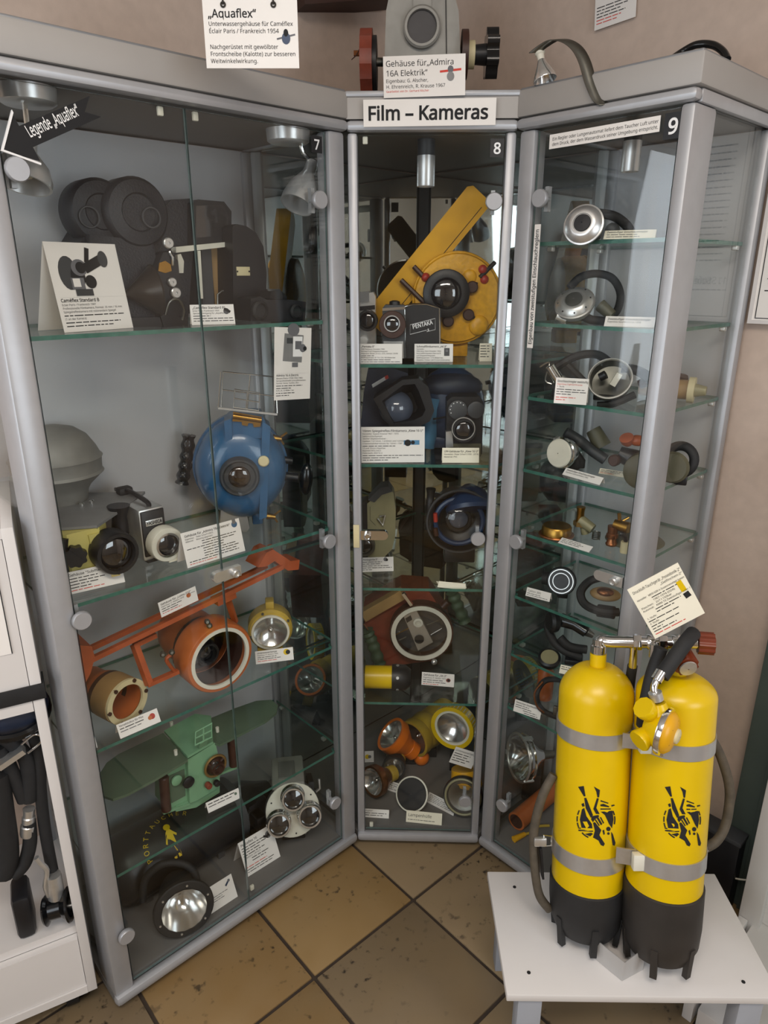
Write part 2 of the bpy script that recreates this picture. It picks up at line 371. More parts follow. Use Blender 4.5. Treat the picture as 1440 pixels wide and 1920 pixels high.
# tiled floor: each tile that can be told apart is a piece of the floor
mat('grout', '3a2f26', .9, 0, .2, 40)
fl = struct('floor', B().prism([(-.1, -.1), (RW+.1, -.1), (RW+.1, RW+.1), (-.1, RW+.1)], RM(0, 0, -.05), E1, E2, Vc((0, 0, .046))), 'grout')
def tilemat(name, c1, c2, c3):
    m = mat(name, c1, .45, 0, .12, 7, .1); nt = m.node_tree; b = nt.nodes['Principled BSDF']
    tc = nt.nodes['Texture Coordinate']; base = b.inputs['Base Color'].links[0].from_socket
    n2 = nt.nodes.new('ShaderNodeTexNoise'); n2.inputs['Scale'].default_value = 55; n2.inputs['Detail'].default_value = 6
    n3 = nt.nodes.new('ShaderNodeTexNoise'); n3.inputs['Scale'].default_value = 5
    r2 = nt.nodes.new('ShaderNodeValToRGB'); r2.color_ramp.elements[0].position = .60; r2.color_ramp.elements[1].position = .70
    mu = nt.nodes.new('ShaderNodeMath'); mu.operation = 'MULTIPLY'
    r3 = nt.nodes.new('ShaderNodeValToRGB'); r3.color_ramp.elements[0].position = .45; r3.color_ramp.elements[1].position = .65
    m1 = nt.nodes.new('ShaderNodeMix'); m1.data_type = 'RGBA'; m2 = nt.nodes.new('ShaderNodeMix'); m2.data_type = 'RGBA'
    n4 = nt.nodes.new('ShaderNodeTexNoise'); n4.inputs['Scale'].default_value = 9
    oi = nt.nodes.new('ShaderNodeObjectInfo'); va = nt.nodes.new('ShaderNodeVectorMath'); va.operation = 'ADD'; sc = nt.nodes.new('ShaderNodeVectorMath'); sc.operation = 'SCALE'; sc.inputs['Scale'].default_value = 37
    nt.links.new(oi.outputs['Random'], sc.inputs[0]); nt.links.new(tc.outputs['Object'], va.inputs[0]); nt.links.new(sc.outputs[0], va.inputs[1])
    for q in (n2, n3, n4, nt.nodes['Noise Texture']): nt.links.new(va.outputs[0], q.inputs['Vector'])
    nt.links.new(n2.outputs['Fac'], r2.inputs[0]); nt.links.new(n3.outputs['Fac'], r3.inputs[0])
    nt.links.new(r2.outputs[0], mu.inputs[0]); nt.links.new(r3.outputs[0], mu.inputs[1])
    nt.links.new(base, m1.inputs[6]); m1.inputs[7].default_value = (*lin(c2), 1); nt.links.new(n4.outputs['Fac'], m1.inputs[0])
    nt.links.new(m1.outputs[2], m2.inputs[6]); m2.inputs[7].default_value = (*lin(c3), 1); nt.links.new(mu.outputs[0], m2.inputs[0])
    nt.links.new(m2.outputs[2], b.inputs['Base Color']); return m
tilemat('tile_a', '8f7856', '85663a', '352a1e'); tilemat('tile_b', '847158', '907c5c', '3a3026'); tilemat('tile_c', '7a6a55', '806c4e', '302820'); tilemat('tile_d', '8a6e42', '967c56', '382c20')
TS = .302
ta = atan2(-.2073, -.2326)                                   # joint direction measured on the floor
t1 = Vc((cos(ta), sin(ta), 0)); t2 = Vc((-t1.y, t1.x, 0)); T0 = PZ(0, 775, 1687, 0)
tm = {}
for nm in ('tile_a', 'tile_b', 'tile_c', 'tile_d'):
    g = .004; o = mk('floor_tile', B().box(g, TS-g, g, TS-g, -.004, .004, .002), nm); tm[nm] = o.data; bpy.data.objects.remove(o)
rr = random.Random(3)
fixed = {(0, 0): 'tile_c', (0, -1): 'tile_d', (1, -1): 'tile_a', (1, 0): 'tile_a', (-1, -1): 'tile_b', (-1, 0): 'tile_b', (0, 1): 'tile_b', (2, -1): 'tile_c'}
corners = [RM(-.02, -.02, 0), RM(RW, -.02, 0), RM(RW, RW, 0), RM(-.02, RW, 0)]
for i in range(-9, 12):
    for j in range(-9, 12):
        P = T0+t1*(i*TS)+t2*(j*TS); c = P+(t1+t2)*TS/2; a = (c-APEX).dot(E1); bb = (c-APEX).dot(E2)
        if not (-.1 < a < RW-.05 and -.1 < bb < RW-.05): continue
        o = bpy.data.objects.new('floor_tile', tm[fixed.get((i, j), rr.choice(['tile_a', 'tile_b', 'tile_c', 'tile_c', 'tile_d']))]); COL.objects.link(o)
        o.location = P+Vc((0, 0, -.004)); o.rotation_euler = (0, 0, ta); o.parent = fl
# ------------------------------------------------------------------ the display cabinets
mat('cornice', 'a29e9a', .5, .1, .03, 8)
ZB, ZF, ZT, ZP, ZC = .02, .047, 1.72, 1.742, 1.788
S7 = [1.3735, .9195, .616, .3135]; S8 = [1.2798, 1.0577, .7508, .431]; S9 = [1.5235, 1.3705, 1.2192, 1.0615, .9150, .7560, .6035, .4560]
def disc(px, py, cab, parent, stud=(0, -22)):
    q = PV(cab, px, py, -.010); b = B(); b.lathe((q.x, -.006, q.z), FRONT, [(.0155, 0), (.0165, .002), (.0165, .008), (.015, .010)], 24)
    b.cyl((q.x, .016, q.z), (q.x, -.006, q.z), .006, n=12); b.box(q.x-.004, q.x+.004, .010, .02, q.z-.022, q.z+.022)
    mk('hinge_disc', b, 'alu', parent)
def lock(px, py, cab, parent, side=1, plate=False):
    q = PV(cab, px, py, -.006); b = B(); n = 12
    pts = [(.035*side, -.011), (.035*side, .011)]
    pts = [(side*(.03+.011*cos(a)), .011*sin(a)) for a in [-pi/2+pi*i/8 for i in range(9)]]+[(-side*.022, .011), (-side*.022, -.011)]
    b.prism(pts, (q.x, .009, q.z), (1, 0, 0), (0, 0, 1), (0, -.012, 0)); b.lathe((q.x-.006*side, -.003, q.z), FRONT, [(.0085, 0), (.0085, .009), (.006, .011), (.006, .008)], 20)
    o = mk('lock', b, 'chrome' if plate else 'steel', parent)
    return o
def pane(name, b, parent, m='glass', e='glass_edge'): return mk(name, b, [m, e], parent)
def sticker(cab, px0, py0, px1, py1, t, parent):
    a = PV(cab, px0, py0, -.001); c = PV(cab, px1, py1, -.001); b = B().box(a.x, c.x, -.0012, -.0003, c.z, a.z)
    s = mk('number_sticker', b, 'black', parent, 'black sticker with the white number '+t); g = B(); hh = a.z-c.z; ww = c.x-a.x
    write(g, t, ((a.x+c.x)/2, -.0017, c.z+.2*hh), Vc((1, 0, 0)), Vc((0, 0, 1)), hh*.82, .02, center=True); mk('digit', g, 'ink_white', s, flat=True)
def poly8(x0, x1, D, z, FW, FD): return B().prism([(x0+FW[0]+.002, .026), (x1-FW[1]-.002, .026), (x1-FW[1]-.002, FD[1]+.002), (x1-.020, FD[1]+.002), (x1-.020, D-.02), (x0+.020, D-.02), (x0+.020, FD[0]+.002), (x0+FW[0]+.002, FD[0]+.002)], (0, 0, z-.007), (1, 0, 0), (0, 1, 0), (0, 0, .007), 0, 1)
def rect_cabinet(cab, Wd, label, doors, shelves, FW, FD):
    t = thing('display_cabinet', label, 'cabinet', W(cab, 0, 0, 0), FR[cab][1], 'aluminium glass display cabinets'); g = .004; x0, x1 = g, Wd-g; D = DEP
    add = lambda n, b, m, p=None: mk(n, b, m, p or t)
    add('base_panel', B().box(x0, x1, .004, D, ZB, ZF-.006), 'floor_grey')
    add('floor_panel', B().box(x0+.02, x1-.02, .018, D-.012, ZF-.006, ZF), 'floor_grey')
    b = B(); b.box(x0-.002, x1+.002, -.012, .012, ZB, ZF-.002, .009); add('base_rail', b, 'alu')
    for sx in (x0+.03, x1-.07):
        for y in (.03, D-.07): add('foot', B().cyl((sx+.02, y+.02, 0), (sx+.02, y+.02, ZB), .022, n=16), 'rubber')
    for sx in (0, 1):
        fw = FW[sx]; fd = FD[sx]
        for y0, y1, pw in ((-.004, fd, fw), (D-.026, D, .026)):
            a = x0 if sx == 0 else x1-pw; add('post', B().box(a, a+pw, y0, y1, ZF-.006, ZT, .007), 'alu')
    add('top_rail', B().box(x0-.004, x1+.004, -.014, .012, ZT, ZP-.002, .009), 'alu')
    for sx in (x0-.002, x1-.010): add('top_rail', B().box(sx, sx+.012, .012, D, ZT, ZP-.002, .003), 'alu')
    add('top_panel', B().box(x0-.006, x1+.006, -.008, D+.004, ZP, ZC, .004), 'cornice'); add('top_edge', B().box(x0-.003, x1+.003, -.006, D, ZC-.004, ZC+.003, .003), 'alu_side')
    add('ceiling_panel', B().box(x0+.012, x1-.012, .012, D, ZT+.004, ZP), 'floor_grey')
    add('back_panel', B().box(x0+.02, x1-.02, D-.016, D-.010, ZF, ZT), 'panel_grey')
    for xx, fd in ((x0+.010, FD[0]), (x1-.015, FD[1])): pane('side_pane', B().box(xx, xx+.005, fd, D-.026, ZF, ZT, mi_side=0), t)
    for i, z in enumerate(shelves):
        s = pane('glass_shelf', poly8(x0, x1, D, z, FW, FD), t, 'shelf_glass')
        for xx in (x0+.0155, x1-.0275):
            for y in (.09, D-.06): mk('shelf_pin', B().box(xx, xx+.012, y, y+.012, z-.016, z-.0071, .002), 'steel', s)
    ds = []
    for i in range(doors):
        da = x0+FW[0]+.001; dw = (x1-FW[1]-.001-da)/doors; a = da+i*dw+.0012; c = da+(i+1)*dw-.0012
        ds.append(pane('door', B().box(a, c, .004, .009, ZF+.004, ZT-.004, mi_side=1), t, e='seam_edge'))
    return t, ds
C7, D7 = rect_cabinet(7, L7, 'wide left display cabinet with two glass doors, marked 7', 2, S7, (.040, .040), (.078, .036))
for p in ((32, 318), (153, 1163), (237, 1755)): disc(*p, 7, D7[0])
for p in ((599, 375), (617, 1015), (628, 1505)): disc(*p, 7, D7[1])
lock(436, 1076, 7, D7[1], -1)
sticker(7, 583, 253, 604, 288, '7', D7[1])
for px, py in ((307, 206), (373, 216), (478, 1670)): q = PV(7, px, py, 0); mk('door_bumper', B().box(q.x-.005, q.x+.005, .0095, .016, q.z-.007, q.z+.007, .002), 'offwhite', D7[0 if px < 340 else 1])
C9, D9 = rect_cabinet(9, L9, 'narrow right display cabinet with eight glass shelves, marked 9', 1, S9, (.036, .025), (.036, .078))
for p in ((1013, 372), (968, 1016), (942, 1510)): disc(*p, 9, D9[0])
lock(1146, 1088, 9, D9[0], -1); sticker(9, 1248, 213, 1276, 258, '9', D9[0])
# corner cabinet
k = DEP/sqrt(2)
def penta(i): # outline inset by i
    q = i*(1/sqrt(2)); r2 = i*sqrt(2)
    return [(i*.414, i), (W8-i*.414, i), (W8+k-i, k), (W8/2, W8/2+DEP*sqrt(2)-r2), (-k+i, k)]
def poly(b, pts, z0, z1, mi=0, ms=None): return b.prism(pts, (0, 0, z0), (1, 0, 0), (0, 1, 0), (0, 0, z1-z0), mi, ms)
t8 = thing('display_cabinet', 'narrow corner display cabinet between the other two, marked 8', 'cabinet', W(8, 0, 0, 0), YAW, 'aluminium glass display cabinets')
a8 = lambda n, b, m, p=None: mk(n, b, m, p or t8)
a8('base_panel', poly(B(), penta(.006), ZB, ZF-.006), 'floor_grey'); a8('floor_panel', poly(B(), penta(.024), ZF-.006, ZF), 'floor_grey')
a8('base_rail', B().box(.003, W8-.003, -.010, .012, ZB, ZF-.002, .009), 'alu')
for x, y in ((.06, .05), (W8-.06, .05), (W8/2, .5)): a8('foot', B().cyl((x, y, 0), (x, y, ZB), .022, n=16), 'rubber')
for x in (.004, W8-.024): a8('post', B().box(x, x+.020, -.002, .022, ZF-.006, ZT, .006), 'alu')
for x in (-k+.012, W8+k-.036): a8('post', B().box(x, x+.024, k-.03, k-.006, ZF-.006, ZT, .004), 'alu')
a8('post', B().box(W8/2-.013, W8/2+.013, W8/2+DEP*sqrt(2)-.05, W8/2+DEP*sqrt(2)-.026, ZF, ZT, .003), 'alu_dark')
a8('top_rail', B().box(.002, W8-.002, -.012, .012, ZT, ZP-.002, .009), 'alu')
a8('top_panel', poly(B(), [(.003, -.004), (W8-.003, -.004)]+penta(.004)[2:], ZP, ZC), 'cornice'); a8('top_edge', B().box(.001, W8-.001, -.008, .01, ZC-.010, ZC+.001, .004), 'alu')
a8('ceiling_panel', poly(B(), penta(.012), ZT+.004, ZP-.0005), 'floor_grey')
ap = Vc((W8/2, W8/2+DEP*sqrt(2)-.03, 0))
for s in (-1, 1):
    e = Vc((W8/2+s*(W8/2+k-.03), k+.01, 0)); c = ap+Vc((s*.012, -.012, 0)); d = (e-c); nn = Vc((-d.y, d.x, 0)).normalized()*.005*(-s)
    b = B(); b.add([c, e, e+Vc((0, 0, ZT-ZF)), c+Vc((0, 0, ZT-ZF)), c-nn, e-nn, e-nn+Vc((0, 0, ZT-ZF)), c-nn+Vc((0, 0, ZT-ZF))], [[0, 1, 2, 3], [4, 5, 6, 7], [0, 1, 5, 4], [1, 2, 6, 5], [2, 3, 7, 6], [3, 0, 4, 7]])
    for q in b.v: q.z += ZF
    a8('mirror_panel', b, 'mirror')
    x = 0 if s < 0 else W8; P = Vc((x-s*.018, .03, 0)); Q = Vc((x+s*(k-.025), k-.032, 0)); b = B().bar(P+Vc((0, 0, ZF+.836)), Q+Vc((0, 0, ZF+.836)), .005, 1.67); pane('side_pane', b, t8)
for z in S8: pane('glass_shelf', poly(B(), penta(.03), z-.007, z, 0, 1), t8, 'shelf_glass')
D8 = pane('door', B().box(.026, W8-.026, .004, .009, ZF+.004, ZT-.004, mi_side=1), t8, e='seam_edge')
for p in ((926, 378), (896, 1010), (872, 1502)): disc(*p, 8, D8)
lock(694, 1005, 8, D8, 1, True)
q = PV(8, 670, 1005, -.002); mk('strike_plate', B().box(q.x-.009, q.x+.005, -.005, -.0025, q.z-.028, q.z+.028, .001), 'ivory', t8)
sticker(8, 920, 260, 944, 295, '8', D8)
for px, py in ((684, 261), (696, 1552)): q = PV(8, px, py, 0); mk('door_bumper', B().box(q.x-.005, q.x+.005, .0095, .016, q.z-.007, q.z+.007, .002), 'offwhite', D8)
# ------------------------------------------------------------------ small builders shared by the exhibits
mat('lamp_alu', 'c9c9c9', .3, .55, .03, 30); mat('bronze_black', '3a332c', .3, .6, .3, 30)
X_, Z_ = Vc((1, 0, 0)), Vc((0, 0, 1))
def outline(it, pts, y, th):                                  # traced outline at the thing's own depth y, given real thickness th
    b = B(); P = [it.p(*q, y) for q in pts]
    return b.prism([(q.x, q.z) for q in P], (0, y, 0), X_, Z_, Vc((0, th, 0)))
def cap(R, h, n=8): return [(max(.0004, R*cos(i*pi/2/n)), h*sin(i*pi/2/n)) for i in range(n+1)]
def knob(it, name, c, ax, r, h, m, par=None, lobes=0):
    b = B(); ax = Vc(ax).normalized()
    if lobes:
        n = lobes*6; q = Z_.rotation_difference(ax); pts = [(r*(1+.09*cos(lobes*2*pi*i/n))*cos(2*pi*i/n), r*(1+.09*cos(lobes*2*pi*i/n))*sin(2*pi*i/n)) for i in range(n)]
        b.prism(pts, c, q @ X_, q @ Vc((0, 1, 0)), ax*h)
    else: b.lathe(c, ax, [(r*.86, 0), (r, h*.15), (r, h*.8), (r*.8, h)], 20)
    return it.add(name, b, m, par)
def lensring(it, c, ax, r, L, m, ml='lens', par=None, name='lens_barrel', glass=.72, prof=None):
    """barrel along ax with a recessed front glass"""
    ax = Vc(ax).normalized(); b = B(); c = Vc(c)
    b.lathe(c, ax, prof or [(r*.92, 0), (r, L*.08), (r, L*.92), (r*.96, L), (r*glass*1.06, L), (r*glass, L*.8)], 30, cap=False)
    o = it.add(name, b, m, par); g = B(); g.lathe(c+ax*L*.72, ax, cap(r*glass*1.02, r*.2), 26, cap=False)
    it.add('lens', g, ml, o if par is None else par); return o
def grip(it, pts, r, m='rubber', par=None, name='handle', ribs=7):
    P = smooth([Vc(p) for p in pts], 12); n = len(P); rr = [r*(1+.13*cos(2*pi*ribs*i/(n-1))) for i in range(n)]
    return it.add(name, B().tube(P, rr, 12), m, par)
def torch(it, c, ax, r, L, mh, mb, rb=None, cone=.45, dish='reflector', bulb=True, ring=None, par=None):
    """hand lamp: head at c opening along ax, body behind"""
    ax = Vc(ax).normalized(); c = Vc(c); rb = rb or r*.55
    hd = it.add('head', B().lathe(c-ax*r*1.3, ax, [(rb, 0), (rb*1.05, r*.1), (r*.93, r*.75), (r, r*.85), (r, r*1.3), (r*.86, r*1.3), (r*.84, r*1.16)], 30, cap=False), mh, par)
    it.add('reflector', B().lathe(c-ax*r*.62, ax, [(.002, 0), (r*.4, r*.12), (r*.7, r*.34), (r*.86, r*.58)], 30, cap=False), dish, hd)
    if bulb: it.add('bulb', B().lathe(c-ax*r*.6, ax, [(r*.12, 0), (r*.14, r*.2), (r*.08, r*.3), (.001, r*.33)], 14, cap=False), 'chrome', hd)
    it.add('lens', B().lathe(c-ax*r*.1, ax, [(r*.85, 0), (r*.85, r*.03)], 30), 'clear', hd)
    if ring: it.add('bezel', B().ring(c-ax*r*.25, ax, r*.84, r*1.06, r*.3), ring, hd)
    it.add('body', B().lathe(c-ax*(r*1.3+L), ax, [(rb*.8, 0), (rb, L*.06), (rb, L*.8), (rb*.96, L*.84), (rb, L)], 24), mb, par); return hd
# ------------------------------------------------------------------ spot lamps inside cabinet 7, 8 and 9
def spot(label, cab, px, py, v, neck, mouth, r):
    it = It('spot_lamp', label, 'lamp', cab, px, py, v=v); it.P.z = ZT+.0035; it.o.location = it.P
    it.add('ceiling_cup', B().lathe((0, 0, -.024), Z_, [(.034, 0), (.040, .004), (.042, .024)], 28), 'lamp_alu'); c = it.p(*neck, 0); e = it.p(*mouth, -.012); a = (e-c); L = a.length
    it.add('stem', B().tube([(c.x*.5, 0, -.02), (c.x*.6, 0, c.z*.7), c], .004, 8), 'chrome')
    s = it.add('lamp_shade', B().lathe(c, a, [(r*.36, 0), (r*.38, L*.26), (r*.44, L*.30), (r*.85, L*.58), (r*1.0, L*.85), (r, L), (r*.92, L), (r*.8, L*.6), (r*.3, L*.4)], 28, cap=False), 'lamp_alu')
    it.add('bulb', B().sphere(c+a*.6, r*.45, 14), 'offwhite', s)
spot('silver spotlight under the ceiling of cabinet 7, beside the number sticker', 7, 540, 252, .07, (586, 305), (556, 385), .033)
spot('silver spotlight half hidden behind the black arrow sign', 7, 48, 160, .07, (50, 262), (42, 345), .041)
for lb, cab, px, py, v, r, zb in (('silver cylinder downlight at the top of the corner cabinet', 8, 799, 300, .10, .0185, 350), ('small silver cylinder downlight near the number 9 sticker', 9, 1184, 290, .10, .0165, 322)):
    it = It('downlight', lb, 'lamp', cab, px, py, v=v); z0 = it.p(px, zb, 0).z; it.o.location.z = ZT+.0035; k = it.P.z-(ZT+.0035)
    it.add('collar', B().lathe((0, 0, -.03), Z_, [(r*.96, 0), (r*.96, .03)], 24), 'dark_grey'); zb2 = k+z0
    it.add('cylinder', B().lathe((0, 0, zb2), Z_, [(r*.85, .004), (r*.97, 0), (r, .002), (r, -.03-zb2)], 28, cap=False), 'lamp_alu'); it.add('bulb', B().lathe((0, 0, zb2+.004), Z_, [(r*.86, 0), (r*.6, .006), (.001, .01)], 20), 'dark_grey')
# ------------------------------------------------------------------ cabinet 7, top shelf
z = S7[0]; G1 = 'exhibits on the top shelf of cabinet 7'
it = It('camera_case', 'black equipment case at the far left of the top shelf', 'case', 7, 70, 604, z=z)
it.add('case_body', outline(it, [(8, 425), (131, 422), (138, 604), (8, 606)], 0, .10), 'navy'); it.add('case_lid', outline(it, [(8, 372), (110, 368), (128, 418), (8, 421)], .005, .09), 'navy')
it.add('latch', outline(it, [(88, 410), (104, 410), (104, 432), (88, 432)], -.004, .004), 'dark_grey')
it = It('underwater_camera', 'large black underwater film camera with twin round magazine lobes', 'camera', 7, 270, 602, z=z); s = it.s
it.o.location = W(7, it.uv.x, .20, z); it.P = Vc(it.o.location); P = it.p
for px, py, r, y in ((193, 397, 53, .0), (262, 398, 57, -.02)):
    c = P(px, py, y); c.y = y; b = B().lathe(c+Vc((0, .07, 0)), FRONT, [(r*s*.9, 0), (r*s, .012), (r*s, .058), (r*s*.9, .066), (r*s*.55, .070), (r*s*.5, .066)], 36); m_ = it.add('magazine_lobe', b, 'black_crackle')
    it.add('port_ring', B().torus(P(px-25 if px < 200 else px+22, py+10, y-.002), FRONT, 16*s, 1.6*s, 22, 6), 'dark_grey', m_)
body = it.add('body', outline(it, [(150, 455), (168, 425), (300, 400), (322, 374), (360, 372), (362, 470), (352, 610), (178, 612), (152, 560)], .01, .10), 'black_crackle')
it.add('rear_box', outline(it, [(361, 380), (372, 374), (420, 378), (434, 396), (434, 456), (361, 460)], -.01, .11), 'black'); it.add('box_pane', outline(it, [(368, 386), (418, 384), (428, 400), (428, 440), (368, 446)], -.0125, .002), 'clear')
it.add('front_plate', outline(it, [(168, 440), (286, 452), (300, 520), (300, 606), (190, 608), (172, 560)], -.012, .024), 'black_crackle', body)
b = B(); a0 = P(234, 552, -.03); a1 = P(290, 545, -.035); b.lathe(a0, a1-a0, [(.004, 0), (8*s, 6*s), (42*s, (a1-a0).length), (44*s, (a1-a0).length), (40*s, (a1-a0).length-.002)], 30, cap=False); it.add('bronze_hood', b, 'bronze_black', label='bronze tinted conical lens hood')
cp = it.add('control_panel', outline(it, [(296, 500), (305, 474), (322, 470), (334, 490), (340, 560), (334, 612), (308, 614), (294, 570)], -.035, .045), 'black')
for px, py, r in ((313, 456, 9.5), (320, 529, 8), (327, 549, 9.5)): it.add('dial', B().lathe(P(px, py, -.036), FRONT, [(r*s*.9, 0), (r*s, .002), (r*s, .008), (r*s*.82, .0095), (r*s*.25, .0095), (r*s*.2, .006)], 22), 'steel', cp)
it.add('name_plate', outline(it, [(297, 508), (299, 493), (310, 489), (320, 496), (322, 508), (310, 512)], -.038, .003), 'brass', cp); it.add('lever', B().tube([P(318, 472, -.038), P(324, 482, -.042), P(324, 498, -.038)], 2.6*s, 8), 'chrome', cp)
it.add('cable_loop', B().tube([P(310, 590, -.04), P(318, 566, -.045), P(334, 562, -.045), P(345, 580, -.04), P(342, 600, -.035)], 2.4*s, 8, sm=6), 'steel_dark', cp)
fr = it.add('viewfinder_frame', outline(it, [(330, 463), (432, 453), (432, 462), (330, 474)], -.02, .02), 'offwhite'); it.add('frame_strip', outline(it, [(333, 478), (339, 476), (345, 490), (344, 512), (336, 512)], -.022, .01), 'offwhite', fr); it.add('frame_strip', outline(it, [(371, 470), (376, 470), (381, 560), (376, 560)], -.022, .01), 'offwhite', fr)
bx = it.add('side_panel', outline(it, [(378, 466), (396, 465), (402, 570), (380, 590)], 0, .08), 'dark_grey'); it.add('tan_panel', outline(it, [(394, 464), (433, 461), (438, 566), (404, 572)], .01, .03), 'tan')
it.add('bracket', B().tube([P(408, 580, -.012), P(408, 552, -.012), P(416, 545, -.012), P(438, 544, -.012)], 2*s, 8), 'steel_dark'); it.add('pull_ring', B().torus(P(425, 482, .006), FRONT, 7*s, 2*s, 18, 6), 'ivory')
it.add('under_frame', outline(it, [(205, 596), (352, 594), (352, 612), (205, 614)], -.03, .10), 'black')
it = It('film_magazine', 'tall rounded black film magazine with a small cream plate', 'magazine', 7, 468, 596, z=z); it.o.location = W(7, it.uv.x+.02, .15, z); it.P = Vc(it.o.location)
mg = it.add('body', outline(it, [(438, 598), (436, 425), (444, 420), (462, 424), (480, 436), (494, 462), (500, 510), (499, 596)], 0, .09), 'black'); a = it.p(443, 500, -.001); c = it.p(469, 517, -.001)
it.add('plate', B().box(a.x, c.x, -.002, 0, c.z, a.z, .0008), 'ivory', mg)
for px in (445, 467): it.add('screw', B().cyl(it.p(px, 509, -.002), it.p(px, 509, -.002)+FRONT*.001, .0018, n=10), 'ink', mg)
it = It('viewfinder', 'small black twin eyepiece viewfinder at the right end of the top shelf', 'viewfinder', 7, 520, 602, z=z); P = it.p; s = it.s
it.add('body', outline(it, [(470, 560), (488, 556), (500, 562), (545, 562), (574, 566), (572, 600), (535, 604), (470, 602)], 0, .05), 'black'); it.add('top_box', outline(it, [(505, 560), (508, 546), (524, 542), (538, 556), (538, 564)], .005, .04), 'black_gloss'); it.add('eyepiece', B().lathe(P(483, 582, .002), FRONT, [(15*s, 0), (17*s, .012), (13*s, .016), (12*s, .008)], 24), 'rubber'); it.add('eyepiece', B().lathe(P(552, 584, .002), FRONT, [(13*s, 0), (14*s, .008), (11*s, .012), (10*s, .006)], 24), 'rubber')
CAM = [('d', .24, .66, .13, .2, 'dark_grey'), ('d', .36, .62, .10, .13, 'ink'), ('r', .34, .54, .09, .07, 'ink_grey'), ('d', .40, .72, .11, .10, 'ink_grey'), ('d', .42, .72, .07, .07, 'ink'), ('r', .60, .76, .14, .06, 'ink', 24), ('d', .76, .82, .07, .10, 'dark_grey'), ('r', .54, .86, .03, .09, 'ink', -15), ('d', .52, .56, .08, .08, 'ink'), ('r', .40, .44, .12, .04, 'dark_grey'), ('r', .32, .55, .05, .05, 'paper')]
card('large white card with a grey photo of a round film camera', 7, z, (74, 621), (203, 612), 453, [('', .56, 'k'), ('~.9', .003, 'k'), ('Caméflex Standard B', .062, 'k', .02), ('Eclair Paris / Frankreich 1947', .04, 'k'), ('Professionelle Filmkamera, Format: 35 mm / 16 mm', .04, 'k'), ('Spiegelreflexkamera mit rotierendem Spiegel', .04, 'k'), ('~.85', .04, 'k'), ('(1 an der Kamera)', .04, 'k'), ('~.78', .04, 'k'), ('~.66', .04, 'k')], CAM, lean=10, shift=-.07)
card('small card reading Caméflex Standard B beside the black film magazine', 7, z, (353, 607), (432, 605), 572, [('„Caméflex Standard B“', .15, 'k', .01), ('Eclair Paris Frankreich 1954', .10), ('Spezialanfertigung für „Aquaflex“', .10), ('~.4', .10), ('~.9', .10), ('~.92', .10)], [('d', .82, .66, .07, .07, 'dark_grey'), ('r', .84, .7, .08, .03, 'ink', -30)], lean=12, shift=-.05)
# ------------------------------------------------------------------ cabinet 7, second shelf
z = S7[1]
it = It('underwater_camera', 'pale yellow underwater camera housing under a large grey dome float', 'camera', 7, 160, 1088, z=z); P = it.p; s = it.s
yb = it.add('body', B().prism([(-.05, .10), (-.05, -.006), (-.03, -.03), (.028, -.03), (.052, .0), (.052, .10)], (0, 0, .002), X_, Vc((0, 1, 0)), Z_*.105), 'yellow_pale')
it.add('facet', B().prism([(0, 0), (.02, .0), (.012, .09), (-.008, .09)], (.014, -.0305, .008), X_, Z_, Vc((0, -.004, 0))), 'yellow_pale', yb)
zp = z+.112; pl = [PZ(7, *q, zp) for q in ((272, 922), (262, 932), (182, 986), (108, 991), (70, 960), (120, 926))]; o0 = loc(7, it.P)
it.add('float_plate', B().prism([(q.x-o0.x, q.y-o0.y) for q in pl], (0, 0, .108), X_, Vc((0, 1, 0)), Z_*.005), 'grey_mid', label='grey triangular plate')
for q in ((219, 920), (172, 944), (154, 950)): c = PZ(7, *q, zp)-o0; it.add('screw', B().lathe((c.x, c.y, .112), Z_, [(.005, 0), (.005, .006), (.003, .008)], 12), 'chrome')
c = PZ(7, 112, 945, zp)-o0; R_ = .085
it.add('dome_float', B().lathe((c.x+.012, c.y+.02, .113), Z_, [(R_*.58, 0), (R_*.62, .02), (R_*.7, .032), (R_*.95, .052), (R_*1.02, .057), (R_*.98, .062), (R_*1.0, .085), (R_*1.03, .088), (R_*.98, .092), (R_*.9, .108), (R_*.74, .13), (R_*.5, .145), (R_*.2, .152), (.002, .153)], 44), 'cast_grey', label='grey cast dome')
c = P(208, 1030, -.035); lensring(it, c+Vc((.0, .012, 0)), FRONT, .040, .046, 'black', 'lens', glass=.76)
kb = knob(it, 'control_knob', P(140, 1040, -.03), (-.25, -1, 0), .019, .016, 'black', lobes=8); it.add('lever', B().tube([P(112, 1075, -.02), P(118, 1040, -.03), P(120, 1010, -.03)], .008, 8), 'black', kb)
it.add('pistol_grip', B().tube([P(222, 948, .03), P(224, 968, .03), P(226, 1000, .03)], [.022, .014, .017], 12), 'black'); it.add('foot_arm', B().bar(P(128, 1090, -.02), P(112, 1050, -.02), .012, .02), 'black')
it = It('film_camera', 'small silver and black film camera with a round pale lens ring', 'camera', 7, 300, 1050, z=z); P = it.p; s = it.s
d = Vc((.13, 1, 0)).normalized(); it.R = it.R; bd = it.add('body', B().box(-.033, .020, 0, .13, .004, .112, .006), 'steel'); it.add('front_plate', B().box(-.030, .018, -.004, .001, .014, .108, .004), 'black', bd)
pl = it.add('name_plate', B().box(-.023, .012, -.006, -.0035, .078, .090, .0008), 'steel', bd); g = B(); write(g, 'YASHICA', (-.0055, -.0065, .0805), X_, Z_, .010, .02, .032, True); it.add('lettering', g, 'ink', pl)
it.add('top_handle', B().tube([(-.005, .012, .112), (-.005, .02, .120), (-.005, .10, .124), (-.005, .125, .112)], .005, 8, sm=5), 'black'); it.add('eyepiece', B().box(-.02, .01, .11, .135, .112, .128, .005), 'rubber')
